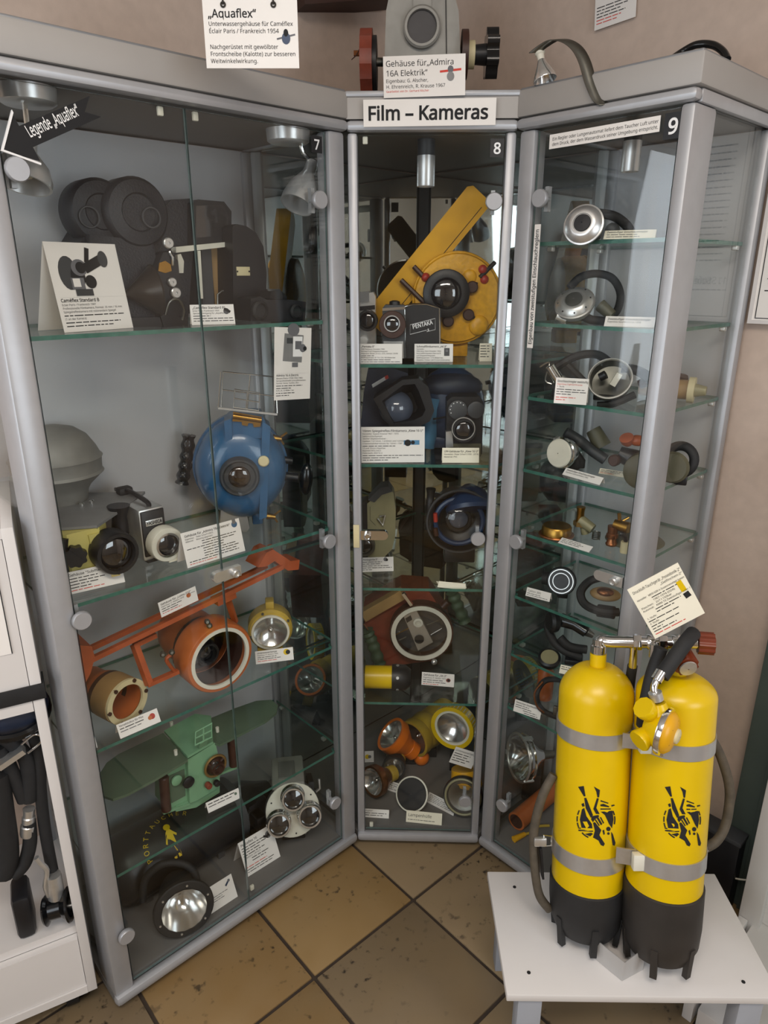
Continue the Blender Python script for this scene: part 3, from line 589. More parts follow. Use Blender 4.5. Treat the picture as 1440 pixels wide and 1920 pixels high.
lensring(it, (-.004+.01, -.004, .04), FRONT, .035, .028, 'offwhite', 'lens', glass=.62); it.add('bezel', B().ring((.006, -.026, .04), FRONT, .021, .025, .008), 'chrome'); it.add('foot', B().box(-.025, .015, .0, .06, .0, .006), 'black')
# blue housing
it = It('underwater_camera', 'blue round cast underwater camera housing with wire frame finder', 'camera', 7, 462, 1000, z=z, yaw='cam'); it.o.location = W(7, *PZ(7, 468, 985, z)); it.P = Vc(it.o.location); P = it.p; s = it.s
c0 = P(452, 878, 0)
def ell(w_, h, n=40, dx=0): return [(c0.x+dx+w_*s*cos(2*pi*i/n)*(1+.06*cos(4*pi*i/n)), c0.z+h*s*sin(2*pi*i/n)) for i in range(n)]
# drum shaped body: rear shell, joint flange, front shell
b = B(); n = 44
prof = [(.80, .075), (.93, .06), (1.0, .035), (1.0, .0), (.98, -.012), (.88, -.035), (.70, -.05), (.45, -.056)]
vs = []; 
for k_, yy in prof: vs += [Vc((x, yy, zz)) for x, zz in [(c0.x+(q[0]-c0.x)*k_, c0.z+(q[1]-c0.z)*k_) for q in ell(80, 97, n)]]
fs = [[j*n+i, j*n+(i+1) % n, (j+1)*n+(i+1) % n, (j+1)*n+i] for j in range(len(prof)-1) for i in range(n)]+[list(range(n)), [(len(prof)-1)*n+i for i in range(n)]]
bl = it.add('body', b.add(vs, fs), 'blue')
it.add('flange', B().prism(ell(84, 101, 44), (0, .018, 0), X_, Z_, Vc((0, .018, 0))), 'blue')
it.add('rib', outline(it, [(492, 790), (507, 800), (500, 970), (486, 975)], -.055, .06), 'blue'); it.add('rib', outline(it, [(420, 790), (434, 785), (436, 830), (424, 838)], -.05, .05), 'blue')
it.add('shoulder', outline(it, [(420, 795), (440, 778), (492, 780), (502, 800), (490, 822), (425, 822)], -.045, .09), 'blue')
lensring(it, P(449, 889, -.045), FRONT, 36*s, .030, 'dark_grey', 'lens_amber', glass=.55, prof=[(36*s, 0), (36*s, .024), (33*s, .030), (30*s, .030), (27*s, .024), (20*s, .024), (19*s, .018)]); it.add('port_glass', B().lathe(P(449, 889, -.072), FRONT, [(29*s, 0), (29*s, .002)], 30), 'clear'); it.add('white_ring', B().torus(P(449, 889, -.067), FRONT, 18*s, .7*s, 30, 6), 'offwhite')
it.add('brass_cap', B().lathe(P(494, 863, -.05), FRONT, [(10*s, 0), (10*s, .010), (8*s, .012)], 22), 'ivory'); it.add('eye_port', B().sphere(P(466, 832, -.04), 15*s, 16, sc=(1.1, .6, .8)), 'black_gloss')
b = B(); b.lathe(P(384, 874, -.0), (-1, 0, 0), [(6*s, -.03), (6*s, .006), (8*s, .006), (8*s, .018)], 8); it.add('hose_nipple', b, 'copper')
pl = it.add('finder_mount', outline(it, [(437, 772), (491, 782), (488, 800), (476, 801), (474, 794), (466, 793), (464, 799), (454, 797), (453, 791), (436, 790)], -.05, .004), 'brass'); it.add('hinge_roll', B().cyl(P(437, 780, -.05), P(490, 788, -.05), 5*s), 'brass', pl)
vf = it.add('wire_finder', B().tube([P(418, 697, -.05), P(517, 707, -.05), P(513, 778, -.05), P(415, 766, -.05)], 1.5*s, 6, closed=True), 'wire')
for q in (((417, 731), (515, 743)), ((469, 702), (463, 772))): it.add('cross_wire', B().cyl(P(*q[0], -.05), P(*q[1], -.05), 1.2*s, n=6), 'wire', vf)
it.add('wire_finder', B().tube([P(440, 730, -.075), P(487, 737, -.075), P(485, 770, -.075), P(438, 764, -.075)], 1.2*s, 6, closed=True), 'wire')
for q in (((439, 747), (486, 754)), ((464, 733), (461, 767))): it.add('cross_wire', B().cyl(P(*q[0], -.075), P(*q[1], -.075), 1.0*s, n=6), 'wire')
for q in (((414, 697), (409, 764)), ((517, 707), (520, 775))): it.add('side_wire', B().cyl(P(*q[0], -.052), P(*q[1], -.058), 1.2*s, n=6), 'wire', vf)
it.add('finder_rail', B().bar(P(409, 765, -.056), P(520, 777, -.056), 3.5*s, 3.5*s), 'steel', vf)
for px, py in ((512, 821), (500, 967)):
    w1 = it.add('wing_nut', B().cyl(P(px, py, 0), P(px+16, py+2, 0), 7*s, 4.5*s, 12), 'brass')
    for e in ((26, -10), (20, 12)): it.add('wing', B().tube([P(px+12, py, 0), P(px+e[0], py+e[1], 0)], 2.2*s, 6), 'brass', w1)
it.add('crank_shaft', B().cyl(P(526, 892, .01), P(560, 896, .0), 9*s), 'black'); it.add('hand_wheel', B().sphere(P(574, 898, 0), 13*s, 20, sc=(1.0, 1.0, 2.5), M=Matrix.Rotation(radians(6), 3, 'Y')), 'black_gloss'); it.add('knob_small', B().cyl(P(532, 862, .0), P(548, 864, 0), 7*s), 'black')
b = B(); b.cyl(P(352, 812, .05), P(350, 818, .05), 7*s, 4*s, 12); g_ = grip(it, [P(354, 816, .05), P(351, 850, .05), P(346, 880, .05), P(341, 906, .05)], 12*s, 'black_gloss', ribs=5); it.add('button', b, 'steel', g_); it.add('grip_arm', B().tube([P(352, 872, .05), P(372, 876, .065), P(395, 880, .05)], 5*s, 8), 'black', g_)
st = it.add('stand', outline(it, [(414, 957), (462, 960), (468, 990), (462, 998), (412, 994)], -.03, .08), 'grey_mid'); it.add('drain_screw', B().cyl(P(442, 950, -.034), P(441, 960, -.034), 4*s), 'black', st); it.add('foot_lug', B().box(P(482, 985, 0).x-.01, P(482, 985, 0).x+.014, .0, .03, 0, .05, .004), 'blue')
card('white card reading Gehäuse für Admira 16A Elektrik below the blue housing', 7, z, (352, 1066), (460, 1033), 1001, [('Gehäuse für „Admira 16A Elektrik“', .105, 'k', .01), ('Eigenbau:    Peter Scharf (1957)', .07), ('Material:     Messing gegossen', .07), ('am Gehäuse:  ~', .0001), ('~.6', .07, 'k', 0, .26), ('~.55', .07, 'k', 0, .26), ('~.62', .07, 'k', 0, .0), ('~.35', .07, 'k', 0, .26), ('~.55', .07, 'k', 0, .26), ('~.6', .07, 'k', 0, .26), ('~.55', .07, 'k', 0, .26), ('Damit wurde die Kamera noch bis zum Ende eingesetzt.'[:0] or '~.85', .07), ('~.45', .06, 'r')], [('d', .9, .86, .05, .05, 'blue'), ('r', .9, .95, .03, .04, 'ink_grey')], lean=14)
card('white card for the pale yellow dome camera, reading Submarine 8', 7, z, (128, 1112), (232, 1088), 1075, [('Gehäuse "Submarine 8"', .16, 'k', .01), ('CANOSA 101 Bauer', .0001), ('~.5', .11), ('~.62', .11), ('~.5', .11), ('~.36', .11), ('~.58', .10, 'r')], [('d', .86, .8, .07, .07, 'ink_grey'), ('r', .86, .5, .08, .06, 'yellow'), ('d', .92, .48, .035, .035, 'ink')], lean=20, shift=-.01)
b = B(); it = It('folded_card', 'small blank cream card lying behind the Admira card', 'card', 7, 335, 1052, z=z); it.add('paper', B().box(-.02, .025, .0, .03, .001, .016, .002), 'cream_paper')
sheet('info_card', 'white card with a photo of a grey film camera hanging under the top shelf', 'card', 7, .024, (515, 613), (584, 615), 751, [('', .60), ('~.9', .004), ('Admira 16 A Electric', .052, 'k', .01), ('Meopta Přerov / ČSSR (1963-1966)', .036), ('Semiprofessionelle Schmalfilmkamera', .036), ('Format: 16mm, Tonfilm: 30m', .036), ('~.72', .036), ('~.4', .036), ('8,16, 24, 32 Bilder / sec', .036), ('~.5', .036), ('~.35', .036)], [('r', .5, .72, .26, .30, 'grey_mid', -4), ('d', .5, .97, .16, .14, 'ink_grey'), ('r', .62, .74, .13, .22, 'ink_white'), ('r', .64, .76, .09, .09, 'ink_grey'), ('d', .76, .72, .09, .09, 'ink_grey'), ('d', .82, .715, .05, .05, 'ink'), ('r', .4, .82, .08, .06, 'dark_grey'), ('r', .55, .49, .08, .05, 'ink_grey')], group='printed info cards')
# ------------------------------------------------------------------ cabinet 7, third shelf
z = S7[2]
it = It('underwater_camera', 'orange drum shaped camera housing hung under two long orange rods', 'camera', 7, 412, 1300, z=z); P = it.p; s = it.s; r = .078; c = P(413, 1222, 0); c.z = r+.003
dr = it.add('drum', B().lathe(c+Vc((0, .20, 0)), FRONT, [(.02, 0), (.045, .002), (.058, .03), (.062, .06), (.062, .125), (r*.96, .135), (r, .142), (r, .196), (r*.97, .2), (r*.86, .2), (r*.85, .17)], 44, cap=False), 'orange'); it.add('liner', B().lathe(c+Vc((0, .14, 0)), FRONT, [(.001, 0), (.05, .002), (r*.8, .05), (r*.84, .12)], 36, cap=False), 'brown', dr)
it.add('white_ring', B().ring(c+Vc((0, .004, 0)), FRONT, r*.78, r*.88, .006, 44), 'offwhite', dr); it.add('port_glass', B().lathe(c+Vc((0, .006, 0)), FRONT, [(r*.8, 0), (r*.8, .003)], 40), 'clear', dr)
lensring(it, c+Vc((-.006, .09, -.006)), FRONT, .026, .05, 'black', par=dr); it.add('inner_camera', B().box(c.x-.05, c.x+.03, .09, .13, c.z-.05, c.z+.03, .006), 'black', dr); it.add('inner_gear', B().torus(c+Vc((-.03, .06, .02)), FRONT, .02, .004, 24, 6), 'steel_dark', dr)
b = B(); y1, y2 = .03, .075
RA = [P(150, 1247, .06), P(530, 1062, .0)]; RB = [P(165, 1218, .11), P(500, 1060, .07)]
for q in (RA, RB): it.add('rod', B().bar(q[0], q[1], .010, .010), 'orange_red')
it.add('end_bracket', outline(it, [(484, 1064), (500, 1036), (512, 1030), (545, 1052), (562, 1050), (560, 1068), (540, 1070), (515, 1052), (500, 1062)], .0, .05), 'orange_red'); it.add('bracket_pin', B().cyl(P(506, 1022, .02), P(508, 1040, .02), .006, n=10), 'orange_red')
it.add('front_bracket', outline(it, [(150, 1210), (172, 1212), (178, 1232), (170, 1262), (150, 1300)], .05, .07), 'orange_red')
hd = it.add('handle', B().bar(P(252, 1208, .06), P(280, 1284, .03), .012, .014), 'orange_red'); it.add('handle_foot', B().bar(P(276, 1284, .03), P(334, 1258, .03), .012, .008), 'orange_red', hd); it.add('handle_top', B().bar(P(250, 1210, .06), P(292, 1190, .06), .012, .010), 'orange_red', hd)
b = B().bar(P(424, 1114, .03), P(441, 1166, .045), .012, .008); it.add('strut', b, 'orange_red'); it.add('saddle', B().bar(P(402, 1128, .03), P(436, 1112, .03), .03, .012), 'orange_red')
for px, py in ((305, 1226), (322, 1222), (392, 1172), (388, 1165)): it.add('bolt', B().lathe(P(px, py, .01), Vc((-.4, -1, .3)), [(.006, 0), (.006, .008), (.003, .011)], 8), 'steel_dark')
it.add('drain_pipe', B().tube([P(320, 1228, .02), P(312, 1238, .02), P(330, 1262, .03)], .004, 8, sm=4), 'orange_red')
it = It('lens_hood', 'short orange tube with a bolted beige front ring', 'lens hood', 7, 225, 1362, z=z); P = it.p; r = .047; c = P(236, 1312, 0); c.z = r+.003
tb = it.add('tube', B().lathe(c+Vc((-.03, .11, 0)), Vc((.25, -1, 0)), [(r*.8, 0), (r*.8, .04), (r*.92, .045), (r*.92, .06)], 36, cap=False), 'orange'); it.add('dark_band', B().ring(c+Vc((-.015, .055, 0)), Vc((.25, -1, 0)), r*.8, r*.98, .012), 'brown', tb)
it.add('collar', B().ring(c+Vc((-.012, .044, 0)), Vc((.25, -1, 0)), r*.84, r, .045, 36), 'tan'); rg = it.add('front_ring', B().ring(c, Vc((.25, -1, 0)), r*.76, r*1.0, .006, 36), 'ivory'); it.add('inner_tube', B().lathe(c+Vc((-.02, .08, 0)), Vc((.25, -1, 0)), [(r*.5, 0), (r*.78, .004), (r*.78, .08)], 32, cap=False), 'orange', tb)
q = Z_.rotation_difference(Vc((.25, -1, 0)).normalized())
for i in range(6): a = 2*pi*i/6+.3; it.add('bolt', B().cyl(c+q @ Vc((r*.92*cos(a), r*.92*sin(a), .004)), c+q @ Vc((r*.92*cos(a), r*.92*sin(a), .009)), .004, n=8), 'brown', rg)
it = It('diving_lamp', 'round yellow cast diving lamp with white reflector', 'lamp', 7, 507, 1222, z=z, yaw='cam'); P = it.p; s = it.s; c = P(507, 1182, 0)
bd = it.add('body', B().lathe(c+Vc((0, .07, 0)), FRONT, [(.0005, 0), (20*s, 0), (34*s, .01), (41*s, .03), (41*s, .066), (37*s, .072), (33*s, .072), (32*s, .06)], 32, cap=False), 'yellow_dirty'); it.add('rim', B().ring(c+Vc((0, .0, -.003)), FRONT, 31*s, 35*s, .006), 'offwhite', bd)
it.add('reflector', B().lathe(c+Vc((0, .018, -.003)), FRONT, [(.002, 0), (10*s, .003), (22*s, .009), (32*s, .02)], 30, cap=False), 'reflector', bd); it.add('bulb', B().sphere(c+Vc((0, .008, -.003)), 5*s, 12), 'chrome', bd); it.add('lens', B().lathe(c+Vc((0, -.006, -.003)), FRONT, [(31*s, 0), (31*s, .0015)], 28), 'clear', bd)
it.add('switch_post', B().box(P(505, 1150, 0).x-.008, P(505, 1150, 0).x+.012, .01, .04, c.z+38*s, c.z+54*s, .003), 'yellow_dirty'); it.add('foot', B().box(-.03, .03, .0, .07, 0, c.z-36*s, .003), 'yellow_dirty')
for a in (.5, 1.9, 3.4): it.add('screw', B().cyl(c+Vc((38*s*cos(a), -.002, 38*s*sin(a))), c+Vc((38*s*cos(a), -.005, 38*s*sin(a))), 2.5*s, n=8), 'steel_dark', bd)
TX = lambda t, *r: [(t, .17, 'k', .01)]+list(r)
card('small card in front of the round yellow lamp', 7, z, (480, 1246), (551, 1237), 1222, TX('Unterwasserlampe', ('Eigenbau: P. Müllers 1964', .13), ('~.5', .12), ('~.62', .12), ('~.5', .12, 'r')), [('d', .82, .68, .08, .08, 'yellow'), ('d', .86, .66, .06, .06, 'ink')], lean=22)
card('small card in front of the orange tube with beige ring', 7, z, (226, 1386), (302, 1353), 1360, TX('Vorsatztubus für Plus', ('~.6', .16), ('~.5', .16, 'g')), [('d', .84, .6, .07, .07, 'red'), ('d', .78, .55, .05, .05, 'orange')], lean=30)
card('corner of a white card at the left post on the third shelf', 7, z, (160, 1410), (183, 1402), 1390, [('~.5', .2)], lean=30)
sheet('info_card', 'small tilted card clipped to the orange rods', 'card', 7, .05, (296, 1131), (366, 1099), 1158, TX('Gehäuse für „Lomo 212“', ('Eigenbau: U. Möllers 1970', .12), ('~.55', .12), ('~.45', .12), ('~.5', .11, 'r')), [('d', .78, .62, .06, .06, 'orange'), ('r', .86, .7, .1, .006, 'ink_grey')], group='printed info cards')
# ------------------------------------------------------------------ cabinet 7, fourth shelf: camera slung under green wings
z = S7[3]
it = It('winged_camera', 'mint green underwater camera slung under wide dark green wings', 'camera', 7, 372, 1512, z=z); P = it.p; s = it.s; o0 = loc(7, it.P); zw = .465
def hor(pts, zz, th, dz=0): return B().prism([(q.x-o0.x, q.y-o0.y) for q in [PZ(7, *p, zz) for p in pts]], (0, 0, zz-it.P.z+dz), X_, Vc((0, 1, 0)), Z_*th)
it.add('wing', hor([(306, 1374), (352, 1424), (290, 1461), (240, 1488), (212, 1498), (193, 1492), (184, 1478), (184, 1455), (200, 1430), (222, 1414)], zw, -.006), 'green_dark'); it.add('wing', hor([(396, 1346), (440, 1328), (480, 1314), (508, 1312), (521, 1322), (518, 1336), (498, 1352), (412, 1396), (396, 1390)], zw, -.006), 'green_dark')
it.add('deck', hor([(308, 1374), (352, 1422), (400, 1394), (396, 1346), (366, 1342)], zw, .006), 'green_mint')
for px, py in ((330, 1415), (408, 1372), (322, 1362)): q = PZ(7, px, py, zw)-o0; it.add('bolt', B().cyl((q.x, q.y, zw-it.P.z), (q.x, q.y, zw-it.P.z+.012), .004, n=10), 'offwhite')
mb = it.add('body', outline(it, [(352, 1424), (404, 1392), (412, 1430), (412, 1475), (368, 1502), (356, 1506)], -.008, .09), 'green_mint')
lb = it.add('side_box', outline(it, [(314, 1446), (352, 1428), (356, 1506), (322, 1522), (314, 1518)], .004, .06), 'green_mint'); it.add('box_cut', outline(it, [(318, 1455), (346, 1442), (348, 1492), (322, 1506)], .0025, .002), 'green_dark', lb)
pr = it.add('port_ring', B().torus(P(404, 1436, -.016), FRONT, 21*s, 2.6*s, 30, 8), 'gold_dull'); it.add('port_tube', B().lathe(P(404, 1436, -.008), FRONT, [(19*s, 0), (13*s, .01), (12*s, .016), (9*s, .016), (8*s, .01)], 26), 'brown', pr); it.add('lens', B().lathe(P(404, 1436, -.02), FRONT, [(9*s, 0), (6*s, .002), (.001, .003)], 18, cap=False), 'lens', pr)
for a in (.4, 2.5, 4.6): e = P(404, 1436, -.016); it.add('spoke', B().cyl(e+Vc((12*s*cos(a), 0, 12*s*sin(a))), e+Vc((20*s*cos(a), 0, 20*s*sin(a))), 2.2*s, n=8), 'brown', pr)
knob(it, 'dial', P(352, 1465, -.012), FRONT, 11*s, .008, 'black'); knob(it, 'dial', P(330, 1462, .0), FRONT, 10*s, .006, 'green_mint'); knob(it, 'tap', P(388, 1470, -.012), FRONT, 6*s, .014, 'red_brown'); knob(it, 'tap', P(404, 1466, -.014), FRONT, 6*s, .012, 'black')
for p0, p1 in (((307, 1456), (312, 1520)), ((434, 1380), (438, 1436))): it.add('handle', B().cyl(P(*p0, .0), P(*p1, .0), 9*s, 9*s, 16, bev=2*s), 'brown'); 
it.add('handle_rail', B().bar(P(306, 1524, .0), P(356, 1506, .0), .006, .006), 'green_mint'); it.add('handle_rail', B().bar(P(410, 1450, .0), P(446, 1436, .0), .010, .006), 'green_mint')
f0, f1, f2, f3 = P(366, 1372, -.02), P(397, 1356, -.02), P(397, 1382, -.02), P(366, 1397, -.02); vf = it.add('finder_frame', B().tube([f0, f1, f2, f3], .0022, 4, closed=True), 'green_mint'); it.add('cross_bar', B().cyl((f0+f1)/2, (f2+f3)/2, .0018, n=6), 'green_mint', vf); it.add('cross_bar', B().cyl((f0+f3)/2, (f1+f2)/2, .0018, n=6), 'green_mint', vf); it.add('finder_foot', B().bar((f2+f3)/2, P(380, 1402, -.006), .02, .004, up=(0, 1, 0)), 'green_mint', vf)
it.add('base', outline(it, [(330, 1512), (412, 1474), (412, 1486), (368, 1514), (330, 1522)], .0, .08), 'green_mint')
card('narrow white card below the mint green winged camera', 7, z, (391, 1525), (452, 1496), 1506, [('~.8', .24), ('~.7', .2)], [('d', .88, .6, .04, .04, 'green_dark')], lean=30)
# ------------------------------------------------------------------ cabinet 7, floor
z = ZF
it = It('diver_scooter', 'long black cylindrical diver scooter with yellow diver emblem', 'scooter', 7, 330, 1625, z=z); it.P = W(7, .29, .215, z); it.o.location = it.P; P = it.p; r = .082; L0, L1 = -.17, .125
sc_ = it.add('hull', B().lathe((L0, 0, r+.004), X_, [(r*.55, -.06), (r*.8, -.03), (r*.96, -.005), (r, .01), (r, L1-L0-.01), (r*.97, L1-L0)], 44), 'black'); it.add('end_ring', B().ring((L1-.012, 0, r+.004), X_, r*.8, r*1.015, .02, 40), 'dark_grey')
it.add('motor', B().lathe((L1, 0, r+.004), X_, [(r*.7, 0), (r*.66, .05), (r*.4, .09), (.02, .12)], 30), 'black_gloss'); it.add('nose', B().lathe((L0-.055, 0, r+.004), (-1, 0, 0), [(r*.56, 0), (r*.5, .02), (r*.3, .035), (.002, .042)], 30), 'clear')
for x in (L0+.04, L1-.06): it.add('cradle', B().box(x-.01, x+.01, -.05, .05, 0, .03, .003), 'dark_grey')
def onhull(a, t, rr=r+.0008): return Vc((a, -rr*sin(t), r+.004+rr*cos(t)))     # point on the hull: along, angle towards the front
b = B(); D_ = [(-.3, 1.0), (-.12, 1.2), (.12, 1.2), (.25, .95), (.5, .6), (.42, .45), (.2, .7), (.2, 0), (.3, -.9), (.3, -1.2), (.08, -1.2), (0, -.3), (-.1, -1.2), (-.32, -1.2), (-.28, 0), (-.3, .6), (-.5, .1), (-.62, .2)]
def decal(b, pts, cx, ct, sx): b.add([onhull(cx+p[0]*sx, ct-p[1]*sx/r) for p in pts], [list(range(len(pts)))])
decal(b, D_, -.06, .85, .029); decal(b, [(.28*cos(a)+0, 1.42+.28*sin(a)) for a in [2*pi*i/12 for i in range(12)]], -.06, .85, .029); it.add('emblem', b, 'yellow', sc_, 'yellow diver emblem')
b = B()
for i, chx in enumerate('SPORTTAUCHER'):
    vs, fs, x1 = text_mesh(chx, .01); a = radians(205-i*14); R = .064; cx, cy = R*cos(a), R*sin(a); ph = a-pi/2
    b.add([onhull(-.055+cx+(q.x*cos(ph)-q.y*sin(ph))*.016, .85-(cy+(q.x*sin(ph)+q.y*cos(ph))*.016)/r) for q in vs], fs)
it.add('lettering', b, 'yellow', sc_)
for px in (431, 470): it.add('fin', B().box(L1+.02, L1+.05, -.1, -.06, r-.02, r+.02, .004), 'black')
it = It('diving_lamp', 'large black round lamp with bright faceted reflector on the cabinet floor', 'lamp', 7, 345, 1752, z=z, yaw='cam'); P = it.p; s = it.s; c = P(345, 1704, 0); ax = Vc((.1, -1, .18)).normalized()
hd = it.add('flange', B().lathe(c+ax*-.01, ax, [(40*s, 0), (53*s, .0), (55*s, .004), (55*s, .012), (53*s, .014), (41*s, .014), (40*s, .004)], 40, cap=False), 'rubber'); it.add('reflector', B().lathe(c-ax*.05, ax, [(.004, 0), (14*s, .004), (28*s, .02), (41*s, .056)], 16, cap=False), 'reflector', hd); it.add('bulb', B().cyl(c-ax*.045, c-ax*.02, 5*s, 3*s, 10), 'chrome', hd)
it.add('lens', B().lathe(c+ax*.006, ax, [(41*s, 0), (41*s, .002)], 36), 'clear', hd); it.add('body', B().lathe(c-ax*.10, ax, [(.0005, 0), (26*s, 0), (34*s, .02), (44*s, .07), (46*s, .09)], 32, cap=False), 'rubber')
it.add('handle', B().tube([P(268, 1690, .05), P(272, 1650, .06), P(300, 1622, .06), P(335, 1618, .06), P(362, 1632, .05), P(372, 1665, .04)], 7*s, 10, sm=6), 'rubber')
q = Z_.rotation_difference(ax)
for i in range(6): a = i*pi/3+.4; it.add('screw', B().cyl(c+q @ Vc((47*s*cos(a), 47*s*sin(a), .003)), c+q @ Vc((47*s*cos(a), 47*s*sin(a), .006)), 2*s, n=8), 'steel', hd)
it = It('rod', 'bright metal rod beside the large black lamp', 'rod', 7, 245, 1690, z=z); o1 = it.o; it.add('rod', B().cyl((-.06, .04, .03), (.035, .06, .045), .004, n=10), 'steel'); it.add('rest', B().box(-.02, .0, .03, .07, 0, .03, .003), 'black')
it = It('turret_camera', 'grey film camera with three chrome lenses on a round turret', 'camera', 7, 552, 1585, z=z, yaw='cam'); P = it.p; s = it.s; ax = Vc((.05, -1, .42)).normalized(); c = P(549, 1519, 0)
q = FRONT.rotation_difference(ax); u = q @ X_; v_ = q @ Z_
tu = it.add('turret', B().lathe(c-ax*.008, ax, [(46*s, 0), (49*s, .002), (49*s, .007), (47*s, .009)], 40), 'offwhite'); it.add('turret_back', B().lathe(c-ax*.016, ax, [(51*s, 0), (51*s, .007)], 36), 'black')
for dx, dy, k_ in ((1, 26, 1), (-27, -16, 1.02), (29, -8, 1.02)):
    e = c+u*dx*s+v_*dy*s; lr = 20*s*k_; o = it.add('lens_barrel', B().lathe(e, ax, [(lr*1.05, 0), (lr*1.12, .006), (lr*.95, .010), (lr*.95, .016), (lr*1.05, .02), (lr*1.05, .032), (lr, .034), (lr*.86, .034), (lr*.84, .028)], 28, cap=False), 'chrome', tu); it.add('lens', B().lathe(e+ax*.027, ax, [(lr*.86, 0), (lr*.5, .003), (.001, .004)], 24, cap=False), 'lens', tu)
for k_ in range(6): a = k_*1.05+.6; e = c+u*42*s*cos(a)+v_*42*s*sin(a)+ax*.0012; it.add('index_mark', B().cyl(e, e+ax*.0006, 1.6*s, n=6), 'ink', tu)
w_, h_ = 33*s, 40*s; ob = c-ax*.016; zt_ = P(545, 1466, .03).z; bd = it.add('body', B().box(c.x-w_-.004, c.x+w_-.012, .026, .135, .002, zt_, .006), 'cast_grey'); it.add('top_plate', B().box(c.x-.6*w_-.004, c.x+.5*w_-.012, .045, .11, zt_, zt_+.004, .002), 'cast_dark', bd)
it.add('winder', B().cyl(ob-ax*.05-u*w_, ob-ax*.05-u*(w_+.008), .018, n=20), 'steel_dark', bd); it.add('viewfinder', B().prism([(0, -.5*h_), (.014, -.5*h_), (.014, h_), (0, h_)], ob+u*w_-ax*.01, u, v_, -ax*.08), 'black', bd)
it.add('crank', B().tube([ob+u*w_+v_*.02-ax*.03+u*.014, ob+u*(w_+.03)+v_*.03-ax*.03, ob+u*(w_+.03)+v_*.055-ax*.03], .004, 8), 'steel', bd); it.add('stand', B().box(-.03, .03, .02, .07, 0, .03, .003), 'black')
it = It('underwater_camera', 'plain black camera housing behind the turret camera', 'camera', 7, 470, 1550, z=z); it.P = W(7, .475, .16, z); it.o.location = it.P
it.add('body', B().box(-.05, .025, .0, .10, 0, .11, .012), 'black'); it.add('finder', B().lathe((-.02, .002, .04), FRONT, [(.02, 0), (.02, .014), (.016, .016), (.014, .008)], 22), 'black_gloss'); it.add('knob', B().lathe((-.03, .03, .11), Z_, [(.008, 0), (.008, .012)], 14), 'steel_dark'); it.add('lug', B().box(-.045, -.02, -.006, .0, .08, .098, .002), 'dark_grey')
card('large white card in front of the three lens turret camera', 7, z, (464, 1645), (526, 1606), 1582, [('Pentaflex 16', .09, 'k', .01), ('~.8', .06), ('~.7', .06), ('~.5', .06), ('~.62', .06), ('Objektive: 2,8/12,5', .06), ('~.5', .06, 'k', 0, .2), ('~.4', .06, 'k', 0, .2), ('', .03), ('~.6', .06, 'r'), ('~.8', .055), ('~.72', .055)], [('d', .84, .78, .09, .09, 'ink_grey'), ('d', .86, .78, .05, .05, 'ink'), ('r', .76, .76, .07, .03, 'ink', -30)], lean=25)
card('white card beside the large black lamp reflector', 7, z, (393, 1716), (446, 1681), 1672, [('', .3), ('~.7', .07, 'g'), ('~.5', .07, 'g'), ('~.55', .07, 'g')], [('r', .8, .76, .10, .03, 'blue_dark', 40), ('d', .86, .82, .045, .045, 'ink_grey')], lean=25)
# ------------------------------------------------------------------ corner cabinet 8, top shelf
z = S8[0]; C2 = (0, -1, 0)
it = It('underwater_camera', 'round amber yellow camera housing with a long diagonal yellow beam', 'camera', 8, 850, 648, z=z); it.P = W(8, .215, .165, z); it.o.location = it.P; P = it.p; s = it.s
c = P(857, 560, 0); r = 69*s
bd = it.add('body', B().lathe(c+Vc((0, .09, 0)), FRONT, [(r*.7, 0), (r*.95, .01), (r, .03), (r, .078), (r*.95, .088), (r*.6, .092)], 44), 'yellow_cast')
it.add('rim', B().torus(c+Vc((0, .012, 0)), FRONT, r*.98, 3*s, 44, 8), 'yellow_cast', bd)
pc = P(836, 550, -.005); lensring(it, pc, FRONT, 36*s, .02, 'black', 'lens', glass=.62, name='port'); it.add('port_glass', B().lathe(pc+Vc((0, -.012, 0)), FRONT, cap(22*s, .012), 26, cap=False), 'dome')
for px, py in ((885, 538), (878, 590), (840, 602)): knob(it, 'control_knob', P(px, py, -.004), FRONT, 9*s, .012, 'brown')
it.add('boss', B().sphere(P(897, 610, 0), 16*s, 16, sc=(1, .5, 1)), 'yellow_cast', bd); it.add('boss', B().sphere(P(880, 520, 0), 12*s, 16, sc=(1, .4, 1)), 'yellow_cast', bd)
e0, e1 = P(700, 610, .02), P(902, 362, .02); d_ = (e1-e0).normalized(); nrm = Vc((d_.z, 0, -d_.x))
bm_ = it.add('beam', B().prism([(-22*s, 0), (22*s, 0), (22*s, (e1-e0).length-.012), (14*s, (e1-e0).length), (-16*s, (e1-e0).length), (-22*s, (e1-e0).length-.01)], e0, nrm, d_, Vc((0, .045, 0))), 'yellow_amber', label='long yellow box beam')
it.add('beam_joint', B().prism([(13.5*s, .01), (14.5*s, .01), (14.5*s, (e1-e0).length-.02), (13.5*s, (e1-e0).length-.02)], e0+Vc((0, -.0006, 0)), nrm, d_, Vc((0, .001, 0))), 'ink', bm_)
for q in (((752, 525), (796, 568)), ((776, 500), (800, 525))): it.add('clamp', B().tube([P(*q[0], .008), P(*q[1], -.002)], 4*s, 8), 'brown', bm_)
for px, py in ((798, 520), (908, 524), (905, 505)): it.add('clamp_knob', B().sphere(P(px, py, .0), 7*s, 12), 'red', bm_)
for q in (((900, 520), (928, 492)), ((885, 540), (905, 520)), ((886, 594), (902, 610))): it.add('arm', B().tube([P(*q[0], -.004), P(*q[1], .01)], 3.5*s, 8), 'black')
it.add('foot', B().box(c.x-.03, c.x+.03, .02, .08, 0, max(.01, c.z-r*.95), .003), 'yellow_cast')
